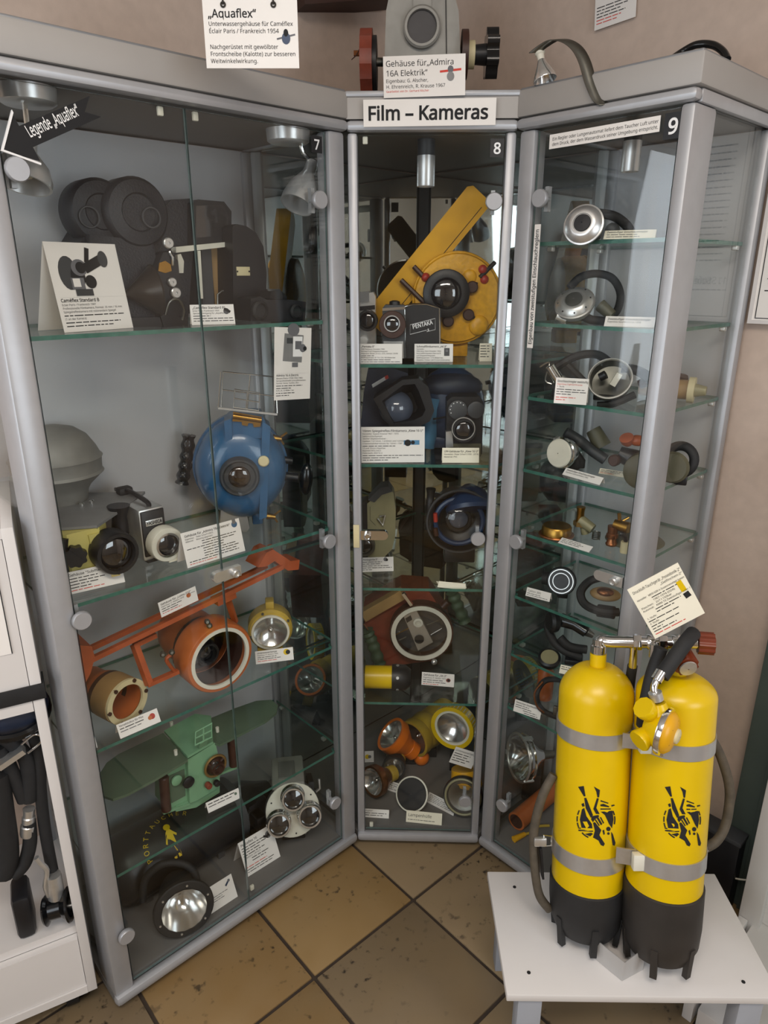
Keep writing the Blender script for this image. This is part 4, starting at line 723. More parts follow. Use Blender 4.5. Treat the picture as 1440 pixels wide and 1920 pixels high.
it = It('film_camera', 'black and silver cine camera with lettering on its side panel', 'camera', 8, 772, 668, z=z); it.P = W(8, it.uv.x, .085, z); it.o.location = it.P; P = it.p; s = it.s
fb = it.add('front_body', outline(it, [(717, 672), (717, 578), (722, 572), (758, 572), (760, 672)], -.004, .055), 'dark_grey'); it.add('trim', outline(it, [(717, 578), (758, 575), (759, 580), (717, 583)], -.006, .003), 'chrome', fb); it.add('lower_plate', outline(it, [(719, 640), (756, 640), (757, 672), (719, 672)], -.0055, .002), 'steel', fb)
sb = it.add('side_panel', outline(it, [(759, 672), (758, 574), (775, 570), (800, 570), (822, 576), (827, 582), (826, 672)], .0, .05), 'black'); it.add('edge_trim', B().tube([P(760, 670, -.001), P(759, 575, -.001), P(776, 570.5, -.001), P(800, 570.5, -.001), P(824, 578, -.001), P(825, 670, -.001)], 1.1*s, 6), 'chrome', sb)
lensring(it, P(736, 608, -.004), FRONT, 23*s, .018, 'brown', 'lens', glass=.55, name='lens_barrel'); it.add('lens_trim', B().torus(P(735, 607, -.022), FRONT, 13*s, 1.3*s, 26, 6), 'steel'); it.add('meter_window', B().sphere(P(730, 652, -.005), 9*s, 14, sc=(1, .4, .7)), 'lens', fb); it.add('top_knob', B().lathe(P(740, 572, .02), Z_, [(10*s, -.002), (9*s, 6*s), (4*s, 8*s)], 16), 'black', fb)
lg = it.add('logo_frame', B().tube([P(769, 609, -.001), P(816, 597, -.001), P(816, 618, -.001), P(800, 622, -.001), P(800, 619, -.001), P(769, 627, -.001)], .45*s, 4, closed=True), 'ink_white', sb); g = B(); a = P(774, 617, -.0016); e = P(812, 607.5, -.0016); ex = (e-a).normalized(); ey = Vc((-ex.z, 0, ex.x)); write(g, 'PENTAKA', a, ex, ey, 10*s, .015, (e-a).length); write(g, '8', P(802, 620.5, -.0016), ex, ey, 5*s, .01); it.add('lettering', g, 'ink_white', sb)
it = It('film_camera', 'silver grey cine camera half hidden by the left post on the top shelf', 'camera', 8, 690, 660, z=z); it.P = W(8, .052, .12, z); it.o.location = it.P; P = it.p; s = it.s
bd = it.add('body', outline(it, [(668, 668), (668, 552), (700, 548), (704, 556), (704, 668)], 0, .05), 'steel'); it.add('finder', outline(it, [(674, 548), (692, 546), (692, 565), (674, 567)], -.006, .02), 'grey_mid', bd); lensring(it, P(690, 600, -.002), FRONT, 17*s, .03, 'black', name='lens_barrel'); it.add('knob', B().cyl(P(680, 640, -.002), P(680, 640, -.012), 8*s), 'steel', bd); it.add('front_band', outline(it, [(670, 575), (703, 572), (703, 580), (670, 583)], -.002, .003), 'black', bd)
K = lambda n, sz=.085: [('~%.2f' % f, sz) for f in n]
card('card reading Pentaka 8 at the left of the corner cabinet', 8, z, (673, 682), (754, 682), 645, [('„Pentaka 8“', .14, 'k', .01), ('VEB Pentacon Dresden 1960', .1), ('Normal 8 auf Doppelachtspulen', .1), ('Objective: Biotar 2/12,5, 2/25, Sonnar 2,8/40', .1), ('~.3', .09), ('Bildfrequenzen: 8 / 16 / 24 / 48 Bilder/sec', .1), ('~.7', .09), ('~.9', .09)], lean=10)
card('card reading Schmalfilmkamera AK 8 under the black cine camera', 8, z, (777, 679), (849, 679), 645, [('Schmalfilmkamera „AK 8“', .14, 'k', .01), ('Hersteller:', .09), ('VEB Zeiss Ikon Dresden 1953', .1), ('Schmalfilmkamera Normal 8', .1), ('auf Doppelachtspulen', .1), ('Bildfrequenzen: 1/16 Bilder/sec,', .1), ('Objektiv: Triotar 2,8/10 (Carl Zeiss Jena)', .1)], [('r', .84, .55, .07, .1, 'dark_grey'), ('d', .84, .62, .035, .035, 'ink_grey')], lean=10)
card('small cream card at the right post under the yellow housing', 8, z, (899, 678), (922, 678), 644, K((.8, .7, .75, .6, .7), .12), lean=10, m='cream_paper', shift=.0)
# ------------------------------------------------------------------ cabinet 8, second shelf
z = S8[1]
it = It('underwater_camera', 'navy camera housing with an octagonal black hood over a clear dome', 'camera', 8, 745, 838, z=z); it.P = W(8, it.uv.x, .15, z); it.o.location = it.P; P = it.p; s = it.s
bd = it.add('body', outline(it, [(682, 735), (690, 692), (735, 690), (765, 700), (765, 800), (755, 840), (690, 842), (676, 800)], .03, .12), 'navy')
g = outline(it, [(697, 721), (727, 703), (729, 709), (699, 727)], .0285, .001); it.add('label_strip', g, 'paper', bd); it.add('strip_end', outline(it, [(721, 706), (727, 703), (729, 709), (723, 712)], .0278, .0006), 'ink_red', bd)
out8 = [(700, 748), (755, 712), (785, 710), (803, 725), (814, 770), (806, 790), (785, 800), (735, 806)]; in8 = [(716, 752), (756, 722), (778, 720), (786, 735), (798, 768), (792, 780), (776, 788), (738, 794)]
b = B(); O = [P(*q, -.03) for q in out8]; I = [P(*q, -.03) for q in in8]; O2 = [q+Vc((0, .06, 0)) for q in O]; I2 = [P(q[0]*.6+760*.4, q[1]*.6+760*.4, .03) for q in in8]; n8 = 8
b.add(O+I+O2+I2, [f for i in range(n8) for j in [(i+1) % n8] for f in ([i, j, n8+j, n8+i], [i, j, 16+j, 16+i], [n8+i, n8+j, 24+j, 24+i])]+[[24+i for i in range(8)]]); it.add('hood', b, 'black', label='octagonal black lens hood')
it.add('dome_port', B().lathe(P(742, 765, .012), Vc((-.2, -1, 0)), cap(32*s, 30*s), 30, cap=False), 'dome'); it.add('lens', B().lathe(P(738, 765, .02), FRONT, cap(16*s, .016), 20, cap=False), 'lens')
it.add('side_tube', B().cyl(P(800, 838, .04), P(815, 745, .04), 15*s, 19*s, 20), 'blue_light'); it.add('cable', B().tube([P(812, 786, .0), P(835, 782, .0)], 2*s, 6), 'black'); it.add('foot', B().box(-.05, .05, .05, .12, 0, .02, .003), 'navy')
it = It('film_camera', 'small black cine camera with two dials above its lens', 'camera', 8, 868, 848, z=z); it.P = W(8, it.uv.x, .10, z); it.o.location = it.P; P = it.p; s = it.s
bd = it.add('body', outline(it, [(836, 852), (838, 752), (848, 744), (898, 744), (906, 754), (904, 852)], 0, .06), 'black'); knob(it, 'dial', P(858, 768, -.001), FRONT, 17*s, .008, 'dark_grey'); knob(it, 'dial', P(892, 768, -.001), FRONT, 15*s, .008, 'dark_grey'); lensring(it, P(869, 804, -.001), FRONT, 22*s, .022, 'black', 'lens'); it.add('silver_ring', B().torus(P(869, 804, -.022), FRONT, 20*s, 1.2*s, 28, 6), 'steel'); it.add('finder_window', outline(it, [(864, 772), (878, 772), (878, 784), (864, 784)], -.003, .003), 'lens', bd); it.add('side_lamp', outline(it, [(836, 810), (848, 808), (850, 838), (836, 840)], -.006, .02), 'steel', bd); it.add('base', outline(it, [(838, 832), (902, 832), (902, 856), (838, 856)], -.004, .05), 'olive_dark', bd)
for i in range(7): a = radians(40+i*28); q = P(858, 768, -.0095)+Vc((13*s*cos(a), 0, 13*s*sin(a))); it.add('dial_mark', B().cyl(q, q+FRONT*.0006, 1*s, n=6), 'ink_white', bd)
it = It('storage_bag', 'dark blue fabric bag behind the small black cine camera', 'bag', 8, 850, 800, z=z); it.P = W(8, .24, .21, z); it.o.location = it.P; P = it.p
it.add('bag', B().sphere((-.01, .0, .10), .085, 20, sc=(1.0, .55, 1.15)), 'blue_dark'); it.add('flap', B().sphere((-.01, -.012, .15), .07, 18, sc=(1.1, .5, .5)), 'navy'); it.add('base', B().box(-.06, .05, -.03, .03, 0, .03, .008), 'blue_dark')
card('large card reading Spiegelreflex-Filmkamera Kiew 16 U', 8, z, (674, 868), (796, 867), 801, [('16mm Spiegelreflex-Filmkamera „Kiew 16 U“', .10, 'k', .01), ('Hersteller: Sawod Arsenal 1967 - 1973', .07), ('Sektorumlaufspiegel', .07), ('3facher Objektivrevolver -', .07), ('Optiken: 1:2/12mm, 1:2/20mm und 1:2/50mm', .07), ('Unterweitwinkel-Vorsatz für 12mm = 150°', .07), ('~.5', .065), ('12 und 20mm Objektive', .07), ('Bajonett M32,5x0,5', .07), ('Federwerk: KIEV16 U', .07), ('~.92', .065), ('~.55', .065), ('~.4', .065)], [('r', .80, .56, .12, .035, 'blue_light'), ('d', .74, .55, .05, .05, 'ink'), ('d', .82, .56, .03, .03, 'ink')], lean=8)
card('cream card reading UW-Gehäuse für Kiew 16 U', 8, z, (829, 868), (898, 868), 840, [('UW-Gehäuse für „Kiew 16 U“', .18, 'k', .01), ('Hersteller: Peter Scharf (1930 - 2019)', .14), ('Material: PVC', .14)], m='cream_paper', lean=12, top=.12)
# ------------------------------------------------------------------ cabinet 8, third shelf
z = S8[2]
it = It('film_camera', 'olive grey cine camera standing at the left of the third shelf', 'camera', 8, 708, 1050, z=z); it.P = W(8, it.uv.x-.005, it.uv.y+.02, z); it.o.location = it.P; P = it.p; s = it.s
bd = it.add('body', outline(it, [(676, 1048), (680, 990), (684, 948), (700, 935), (718, 918), (730, 914), (738, 925), (742, 960), (741, 1005), (735, 1030), (720, 1045), (700, 1052)], 0, .05), 'olive'); it.add('front_block', outline(it, [(668, 945), (688, 940), (690, 1045), (668, 1048)], -.006, .05), 'black', bd); it.add('top_cover', outline(it, [(690, 938), (712, 915), (728, 912), (735, 922), (716, 928), (702, 942)], -.005, .055), 'dark_grey', bd)
it.add('crank', B().tube([P(712, 968, -.004), P(722, 966, -.008), P(718, 985, -.008), P(708, 972, -.006)], 2*s, 6), 'steel', bd); it.add('button', B().cyl(P(717, 997, 0), P(717, 997, -.004), 4*s, n=12), 'black', bd); lensring(it, P(684, 1020, -.006), FRONT, 20*s, .02, 'steel_dark'); it.add('seam', B().tube([P(694, 950, -.0006), P(694, 975, -.0006), P(704, 985, -.0006)], .6*s, 4), 'olive_dark', bd)
it = It('underwater_camera', 'black underwater housing with a large clear dome port and side grip', 'camera', 8, 855, 1060, z=z); it.P = W(8, it.uv.x, .19, z); it.o.location = it.P; P = it.p; s = it.s; c = P(862, 978, -.05); r = 60*s
bd = it.add('shell', B().lathe(c+Vc((0, .11, 0)), FRONT, [(r*.5, 0), (r*.8, .02), (r*.9, .08), (r, .10), (r, .112), (r*.93, .112), (r*.9, .09), (r*.5, .06), (.001, .055)], 44, cap=False), 'black'); it.add('rim', B().torus(c, FRONT, r*.98, 2*s, 44, 6), 'dark_grey', bd); it.add('inner_ring', B().torus(c+Vc((0, .02, -.006)), FRONT, r*.72, 5*s, 36, 8), 'blue_dark', bd)
it.add('dome_port', B().lathe(c+Vc((0, .03, -.006)), FRONT, cap(r*.7, r*.5), 34, cap=False), 'clear'); lensring(it, c+Vc((.0, .05, -.006)), FRONT, 24*s, .02, 'black', 'dome', par=bd)
it.add('blue_hood', B().lathe(P(880, 930, .0), Vc((.1, -.6, -1)), [(8*s, -.03), (30*s, -.01), (46*s, .03), (44*s, .04)], 26), 'blue_dark'); it.add('red_valve', B().cyl(P(816, 962, -.04), P(817, 978, -.04), 4*s, n=10), 'red', bd); it.add('switch', B().cyl(P(816, 990, -.04), P(818, 1004, -.04), 4.5*s, n=10), 'brown', bd)
grip(it, [P(808, 916, -.035), P(806, 950, -.035), P(804, 992, -.035)], 8*s, 'black', ribs=2); it.add('grip_arm', B().bar(P(808, 926, -.035), P(836, 932, -.02), .010, .012), 'black'); it.add('foot', B().box(-.03, .05, .0, .06, 0, .04, .004), 'black')
card('card in front of the olive cine camera', 8, z, (676, 1073), (738, 1071), 1046, [('„Pentagonia 3“', .15, 'k', .01), ('~.6', .11), ('~.55', .11), ('~.8', .11), ('~.9', .11), ('~.3', .11)], [('d', .76, .84, .06, .06, 'ink_grey'), ('d', .8, .8, .04, .04, 'ink')], lean=15)
it = It('folded_card', 'blank cream card lying tipped over on the third shelf', 'card', 8, 846, 1098, z=z); s = it.s; it.add('paper', B().prism([(-.036, .012), (-.028, -.006), (.036, -.012), (.034, .006)], (0, 0, .002), X_, Vc((0, 1, .25)), Vc((0, 0, .0008))), 'cream_paper'); it.add('flap', B().prism([(-.034, 0), (.034, -.006), (.034, .008), (-.030, .014)], (0, -.012, .001), X_, Vc((0, .3, 1)), Vc((0, .0008, 0))), 'cream_paper')
# ------------------------------------------------------------------ cabinet 8, fourth shelf
z = S8[3]
it = It('underwater_camera', 'red brown box housing with a white ringed round window and a pocket camera inside', 'camera', 8, 790, 1262, z=z); it.P = W(8, it.uv.x, it.uv.y+.02, z); it.o.location = it.P; P = it.p; s = it.s; c = P(790, 1187, 0); r = 58*s
bx = it.add('box', outline(it, [(680, 1150), (752, 1106), (805, 1110), (842, 1165), (838, 1220), (800, 1240), (712, 1252), (700, 1240)], .03, .10), 'red_brown'); it.add('lid_plate', outline(it, [(676, 1150), (750, 1108), (762, 1122), (686, 1166)], .012, .03), 'tan', bx)
it.add('dark_rim', B().ring(c+Vc((0, .03, 0)), FRONT, r*.86, r*1.02, .032, 44), 'brown'); it.add('white_ring', B().ring(c, FRONT, r*.83, r*.97, .004, 44), 'offwhite'); it.add('back_plate', B().lathe(c+Vc((0, .029, 0)), FRONT, [(r*.9, 0), (r*.9, .001)], 36), 'dark_grey'); it.add('window_glass', B().lathe(c+Vc((0, .002, 0)), FRONT, [(r*.85, 0), (r*.85, .002)], 36), 'clear')
pc = it.add('pocket_camera', outline(it, [(757, 1156), (780, 1143), (812, 1204), (784, 1220)], .006, .016), 'steel', label='silver pocket camera'); it.add('finder', outline(it, [(760, 1160), (770, 1154), (773, 1162), (763, 1168)], .005, .003), 'ink', pc); it.add('lens_barrel', B().lathe(P(784, 1167, .006), FRONT, [(9*s, 0), (9*s, .004), (5*s, .005), (4*s, .002)], 22), 'offwhite', pc); it.add('dial', B().lathe(P(786, 1198, .006), FRONT, [(9*s, 0), (9*s, .003)], 18), 'black', pc)
it.add('linkage', B().tube([P(742, 1190, .01), P(766, 1178, .01)], 1.2*s, 6), 'brass', pc); it.add('linkage', B().tube([P(800, 1172, .008), P(825, 1162, .008), P(828, 1178, .008), P(808, 1190, .008)], 1.2*s, 6), 'wire', pc); it.add('linkage', B().tube([P(745, 1202, .01), P(762, 1194, .01)], 1.2*s, 6), 'wire', pc); it.add('hinge_clamp', B().bar(P(756, 1112, -.006), P(772, 1134, -.008), .012, .008), 'chrome'); it.add('clamp_nut', B().sphere(P(814, 1241, -.004), 6*s, 12), 'steel'); it.add('side_knob', B().cyl(P(830, 1138, .01), P(840, 1128, .01), 7*s, n=12), 'brown')
grip(it, [P(688, 1182, -.004), P(698, 1205, -.004), P(712, 1245, -.004)], 11*s, 'green_grip', ribs=5); grip(it, [P(848, 1110, .02), P(858, 1135, .02), P(872, 1165, .02)], 11*s, 'green_grip', ribs=4); it.add('frame_bar', B().tube([P(682, 1170, -.002), P(702, 1198, -.002), P(724, 1248, -.002), P(700, 1254, -.002)], 1.6*s, 6), 'copper'); it.add('foot', B().box(-.05, .04, .04, .10, 0, .02, .003), 'red_brown')
it = It('diving_lamp', 'yellow tube lamp with black end cap lying at the left of the fourth shelf', 'lamp', 8, 720, 1300, z=z); it.P = W(8, it.uv.x, it.uv.y+.03, z); it.o.location = it.P; P = it.p; rr_ = .030
it.add('tube', B().cyl((-.05, .0, rr_), (.02, .0, rr_), rr_, n=28), 'yellow'); cp = it.add('end_cap', B().lathe((.02, 0, rr_), X_, [(rr_*1.12, 0), (rr_*1.15, .01), (rr_*1.1, .035), (rr_*.7, .05)], 28), 'black')
for a in (-.6, .5, 1.6): it.add('screw', B().cyl((.035, -rr_*1.13*cos(a), rr_+rr_*1.13*sin(a)), (.035, -rr_*1.2*cos(a), rr_+rr_*1.2*sin(a)), .004, n=8), 'steel', cp)
card('small card in front of the white ringed round window', 8, z, (790, 1284), (851, 1289), 1260, [('Gehäuse für „SK-3“', .2, 'k', .01), ('Eigenbau: P. Müller 1972', .15), ('~.6', .13), ('~.7', .13), ('~.5', .12, 'r')], [('d', .82, .5, .07, .06, 'red_brown'), ('d', .83, .5, .04, .04, 'ink')], lean=22)
# ------------------------------------------------------------------ cabinet 8, floor: the lamps
z = ZF
def ground(it, c, r): c = Vc(c); return c
it = It('diving_lamp', 'thick yellow hand lamp with a bare chrome reflector', 'lamp', 8, 800, 1432, z=z, yaw='cam'); P = it.p; s = it.s; c = P(774, 1386, 0); ax = Vc((-.62, -.75, -.02)); it.P
torch(it, c, ax, 35*s, .10, 'yellow_dirty', 'yellow_dirty', rb=34*s); it.add('stand_fin', B().bar(P(812, 1392, .03), P(815, 1372, .05), .03, .01), 'yellow_dirty'); it.add('prop', B().box(-.02, .03, .03, .07, 0, max(.01, c.z-33*s), .003), 'black')
it = It('diving_lamp', 'yellow ribbed ring lamp standing on edge', 'lamp', 8, 850, 1446, z=z, yaw='cam'); P = it.p; s = it.s; c = P(850, 1362, 0); ax = Vc((-.3, -.9, .1)).normalized(); r = 40*s; c = c-ax*.0
b = B(); n = 60; q = Z_.rotation_difference(ax); bd = it.add('body', B().lathe(c-ax*.03, ax, [(r*.6, 0), (r, .006), (r, .03), (r*.9, .034), (r*.78, .034), (r*.74, .022)], 40, cap=False), 'yellow'); it.add('glass_rim', B().ring(c+ax*.003, ax, r*.84, r*1.02, .010, 48), 'yellow', bd); it.add('inner_rim', B().ring(c+ax*.004, ax, r*.73, r*.85, .007, 44), 'offwhite', bd)
for i in range(40): a = 2*pi*i/40; e = c+ax*-.004+q @ Vc((r*cos(a), r*sin(a), 0)); it.add('rib', B().bar(e-ax*.012, e+ax*.014, .0022, .0026, up=q @ Vc((cos(a), sin(a), 0))), 'offwhite' , bd)
it.add('reflector', B().lathe(c-ax*.02, ax, [(.001, 0), (r*.4, .004), (r*.76, .022)], 30, cap=False), 'reflector', bd); it.add('lens', B().lathe(c+ax*.006, ax, [(r*.74, 0), (r*.74, .002)], 30), 'clear', bd); it.add('foot', B().box(-.012, .012, .0, .04, 0, max(.008, c.z-r*.9), .002), 'black')
it = It('diving_lamp', 'bright orange torch tilted with its head to the left', 'lamp', 8, 768, 1430, z=z, yaw='cam'); P = it.p; s = it.s; c = P(732, 1376, -.02); e = P(790, 1420, -.0); torch(it, c, (c-e), 33*s, .035, 'orange_bright', 'orange_bright', rb=17*s); it.add('tail', B().sphere(e, 15*s, 14), 'orange_bright'); it.add('prop', B().box(-.02, .02, -.01, .03, 0, max(.01, e.z-14*s), .003), 'black')
it = It('diving_lamp', 'small black torch with a bright reflector below the orange torch', 'lamp', 8, 738, 1468, z=z, yaw='cam'); P = it.p; s = it.s; c = P(738, 1441, 0); torch(it, c, (-.1, -1, .25), 22*s, .035, 'rubber', 'yellow_dirty', rb=19*s); it.add('foot', B().box(-.015, .015, .01, .05, 0, max(.008, c.z-20*s), .003), 'black')
it = It('diving_lamp', 'copper rimmed lamp leaning at the left post of the corner cabinet', 'lamp', 8, 700, 1496, z=z, yaw='cam'); P = it.p; s = it.s; c = P(698, 1466, 0); torch(it, c, (-.75, -.7, .2), 29*s, .03, 'copper', 'yellow_dirty', rb=15*s); it.add('foot', B().box(-.01, .03, .01, .05, 0, max(.008, c.z-22*s), .003), 'brown')
it = It('lamp_cover', 'black round lamp cover with a pale rim lying on the floor of the corner cabinet', 'lamp cover', 8, 775, 1515, z=z, yaw='cam'); P = it.p; s = it.s; c = P(772, 1489, 0); ax = Vc((-.35, -.75, .62)).normalized(); r = 31*s
bd = it.add('shell', B().lathe(c-ax*.028, ax, [(r*.5, 0), (r*.9, .008), (r*1.0, .02), (r*1.02, .028), (r*.94, .029)], 36), 'offwhite'); it.add('black_face', B().lathe(c, ax, [(r*.95, 0), (r*.9, .003), (r*.5, .006), (.001, .007)], 34, cap=False), 'rubber', bd); it.add('foot', B().box(-.015, .015, .01, .035, 0, max(.006, c.z-r*.7), .002), 'black')
it = It('diving_lamp', 'yellow lamp with a wide black glass rim at the right of the corner cabinet', 'lamp', 8, 868, 1530, z=z, yaw='cam'); P = it.p; s = it.s; c = P(868, 1494, 0); ax = Vc((-.15, -1, .35)).normalized(); r = 36*s
hd = it.add('rim', B().lathe(c-ax*.03, ax, [(r*.8, 0), (r, .01), (r*1.05, .026), (r, .032), (r*.82, .032), (r*.78, .02)], 40, cap=False), 'black'); it.add('glass_ring', B().torus(c+ax*.002, ax, r*.9, 2.2*s, 40, 8), 'olive', hd); it.add('reflector', B().lathe(c-ax*.022, ax, [(.001, 0), (r*.35, .003), (r*.55, .012), (r*.8, .014)], 28, cap=False), 'steel_dark', hd); it.add('lens', B().lathe(c+ax*.001, ax, [(r*.82, 0), (r*.82, .002)], 30), 'clear', hd)
it.add('body', B().tube([c-ax*.03, c-ax*.06+Vc((0, 0, .02)), P(872, 1440, .07)], [26*s, 30*s, 26*s], 24), 'yellow_amber'); it.add('foot', B().box(-.02, .02, .02, .06, 0, max(.006, c.z-r*.6), .003), 'black')
card('cream card reading Lampenhülle in the middle of the corner cabinet floor', 8, z, (761, 1541), (828, 1548), 1519, [('', .1), ('Lampenhülle', .34, 'k', 0), ('', .08), ('~.75', .13)], m='cream_paper', lean=30, top=.02)
card('small card at the left post in front of the copper rimmed lamp', 8, z, (681, 1532), (729, 1535), 1516, [('„Krypton“', .22, 'k', .0), ('~.85', .2), ('~.7', .2)], lean=30)
card('slanted card left of the black lamp cover', 8, z, (716, 1478), (764, 1494), 1460, [('Unterwasserlampe', .18), ('~.5', .15), ('~.4', .15), ('~.6', .15)], lean=25)
card('slanted card right of the black lamp cover', 8, z, (800, 1504), (850, 1530), 1485, [('~.45', .12), ('~.6', .12), ('~.6', .12), ('~.85', .12), ('~.8', .12)], lean=25)
card('tiny card with a yellow lamp picture at the left post', 8, z, (679, 1430), (701, 1429), 1409, [], [('d', .45, .5, .2, .2, 'yellow'), ('d', .65, .5, .14, .14, 'ink_grey')], lean=15)
sheet('info_card', 'card with blue lettering in front of the yellow lamp body', 'card', 8, .07, (855, 1400), (897, 1413), 1429, [('Unterwasserlampe', .16), ('~.7', .12), ('~.6', .12), ('~.75', .12), ('~.6', .12)], group='printed info cards')
# ------------------------------------------------------------------ cabinet 9
def reg(it, c, ax, r, ms=('chrome', 'steel', 'rubber'), holes=0, depth=.8):
    """breathing regulator can seen from its cover side"""
    ax = Vc(ax).normalized(); c = Vc(c); h = r*depth
    b = it.add('case', B().lathe(c-ax*h, ax, [(.0005, 0), (r*.7, 0), (r*.92, h*.2), (r*.96, h*.5), (r*1.06, h*.55), (r*1.06, h*.7), (r*.97, h*.74)], 36, cap=False), ms[0])
    cv = it.add('cover', B().lathe(c-ax*h*.3, ax, [(r*1.0, 0), (r*.94, h*.12), (r*.7, h*.36), (r*.62, h*.4), (r*.5, h*.4), (r*.48, h*.34), (.001, h*.34)], 34, cap=False), ms[1])
    it.add('button', B().lathe(c+ax*h*.04, ax, [(r*.46, 0), (r*.44, h*.08), (.001, h*.1)], 24, cap=False), ms[2], cv)
    q = Z_.rotation_difference(ax)
    for i in range(holes): a = 2*pi*i/holes; e = c-ax*h*.08+q @ Vc((r*.84*cos(a), r*.84*sin(a), 0)); it.add('vent_hole', B().sphere(e, r*.05, 8), 'ink', cv)
    return b
z = S9[0]
it = It('regulator', 'chrome breathing regulator on the top shelf of cabinet 9', 'regulator', 9, 1095, 449, z=z, yaw='cam'); P = it.p; s = it.s
reg(it, P(1092, 418, -.006), (-.25, -1, .28), 35*s, ('steel', 'steel', 'black')); it.add('mouthpiece', B().box(-.03, .03, .0, .04, 0, .02, .005), 'black'); it.add('hose', B().tube([P(1120, 400, .03), P(1150, 405, .04), P(1172, 420, .05), P(1182, 436, .05), P(1170, 442, .04)], 9*s, 10, sm=6), 'rubber'); it.add('second_can', B().sphere(P(1148, 432, .04), 14*s, 14), 'dark_grey')
card('card beside the chrome regulator on the top shelf of cabinet 9', 9, z, (1131, 449), (1228, 447), 433, [('Zweistufiger Einschlauchregler', .26, 'k', .01), ('~.6', .2), ('~.65', .2)], m='cream_paper', lean=35)
z = S9[1]
it = It('regulator', 'tilted silver regulator with a looped black hose', 'regulator', 9, 1080, 604, z=z, yaw='cam'); P = it.p; s = it.s
reg(it, P(1076, 562, -.004), (-.2, -.75, .7), 35*s, ('steel', 'steel', 'steel_dark'), holes=8); it.add('hose', B().tube([P(1068, 540, .03), P(1088, 520, .04), P(1118, 513, .05), P(1148, 522, .05), P(1163, 550, .05), P(1158, 580, .04), P(1140, 600, .03)], 7.5*s, 10, sm=6), 'rubber'); it.add('first_stage', B().cyl(P(1125, 572, .03), P(1148, 592, .02), 12*s, 10*s, 14), 'olive_dark'); it.add('mouthpiece', B().tube([P(1085, 590, .02), P(1110, 600, .01), P(1140, 603, .0)], 8*s, 10), 'rubber'); it.add('outlet', B().cyl(P(1044, 592, .0), P(1062, 600, .0), 9*s, n=14), 'steel')
card('card beside the tilted silver regulator', 9, z, (1132, 612), (1226, 615), 593, [('', .05), ('Zweistufiger Einschlauchregler', .24, 'k', .01), ('Eigenbau Sportklub, ca. 1958', .2)], lean=35)
z = S9[2]
it = It('regulator', 'open chrome regulator can with black straps', 'regulator', 9, 1140, 752, z=z, yaw='cam'); P = it.p; s = it.s; c = P(1144, 712, 0); ax = Vc((-.1, -.85, .5)).normalized()
it.add('can', B().lathe(c-ax*.03, ax, [(.001, 0), (30*s, 0), (36*s, .01), (38*s, .03), (40*s, .032), (40*s, .036), (36*s, .036), (34*s, .012), (.001, .008)], 36, cap=False), 'steel_dark'); it.add('rim', B().torus(c+ax*.006, ax, 39*s, 1.6*s, 36, 6), 'steel'); it.add('inlet', B().bar(P(1148, 722, -.004), P(1162, 700, -.004), .014, .012), 'offwhite'); it.add('valve', B().tube([P(1125, 708, .0), P(1136, 702, -.002)], 8*s, 10), 'black')
it.add('strap', B().tube([P(1040, 690, .05), P(1080, 668, .06), P(1120, 665, .06), P(1150, 685, .05)], 8*s, 8, sm=6), 'rubber'); it.add('strap', B().tube([P(1065, 685, .04), P(1085, 705, .03), P(1105, 725, .02)], 7*s, 8, sm=5), 'rubber'); it.add('hose', B().tube([P(1165, 690, .03), P(1195, 695, .03), P(1222, 712, .03), P(1245, 735, .03)], 9*s, 10, sm=6), 'rubber'); it.add('mouthpiece', B().tube([P(1120, 760, -.01), P(1150, 757, -.012), P(1190, 740, -.0)], 7*s, 8, sm=5), 'rubber'); it.add('base', B().box(-.03, .03, .0, .03, 0, .012, .003), 'rubber')
it = It('valve_bracket', 'polished valve with a wire bail at the left of the third shelf', 'valve', 9, 1040, 742, z=z, yaw='cam'); P = it.p; s = it.s
it.add('body', B().cyl(P(1030, 685, 0), P(1052, 720, 0), 9*s, 11*s, 14, bev=2*s), 'chrome'); it.add('knob', B().cyl(P(1052, 708, -.004), P(1066, 718, -.004), 6*s, n=12), 'chrome'); it.add('bail', B().tube([P(1012, 688, 0), P(1030, 680, 0), P(1022, 712, 0), P(1034, 720, 0)], 1.6*s, 6, sm=5), 'wire'); it.add('foot', B().cyl((0.004, 0, 0), P(1046, 720, 0), .012, .01, 14), 'black')
it = It('breathing_tube', 'brass coloured breathing tube end lying near the right post', 'tube', 9, 1310, 748, z=z); P = it.p; s = it.s; it.P = W(9, .275, .21, z); it.o.location = it.P; P = it.p
it.add('tube', B().cyl((-.07, -.02, .022), (.02, .01, .022), .018, .02, 20), 'tan'); it.add('collar', B().ring((.02, .01, .022), (.95, .3, 0), .012, .026, .012, 24), 'ivory'); it.add('nozzle', B().cyl((.03, .014, .022), (.052, .02, .022), .014, .009, 18), 'olive'); it.add('strap', B().tube([(-.06, -.04, .03), (-.02, -.03, .05), (.0, .03, .04)], .010, 8, sm=5), 'brown')
card('white card with red lines in front of the open chrome can', 9, z, (1038, 756), (1099, 760), 708, [('Einschlauchregler zweistufig', .11, 'k', .01), ('Eigenbau Sigfried Krause', .08, 'r'), ('1. Stufe', .08), ('~.85', .075), ('~.9', .075), ('~.45', .075), ('', .03), ('~.6', .075, 'r'), ('~.3', .075, 'r')], lean=10)
z = S9[3]
it = It('regulator', 'polished cylindrical regulator with a scratched pale cover', 'regulator', 9, 1060, 882, z=z, yaw='cam'); P = it.p; s = it.s; c = P(1048, 850, -.01); ax = Vc((-.55, -.8, .1)).normalized()
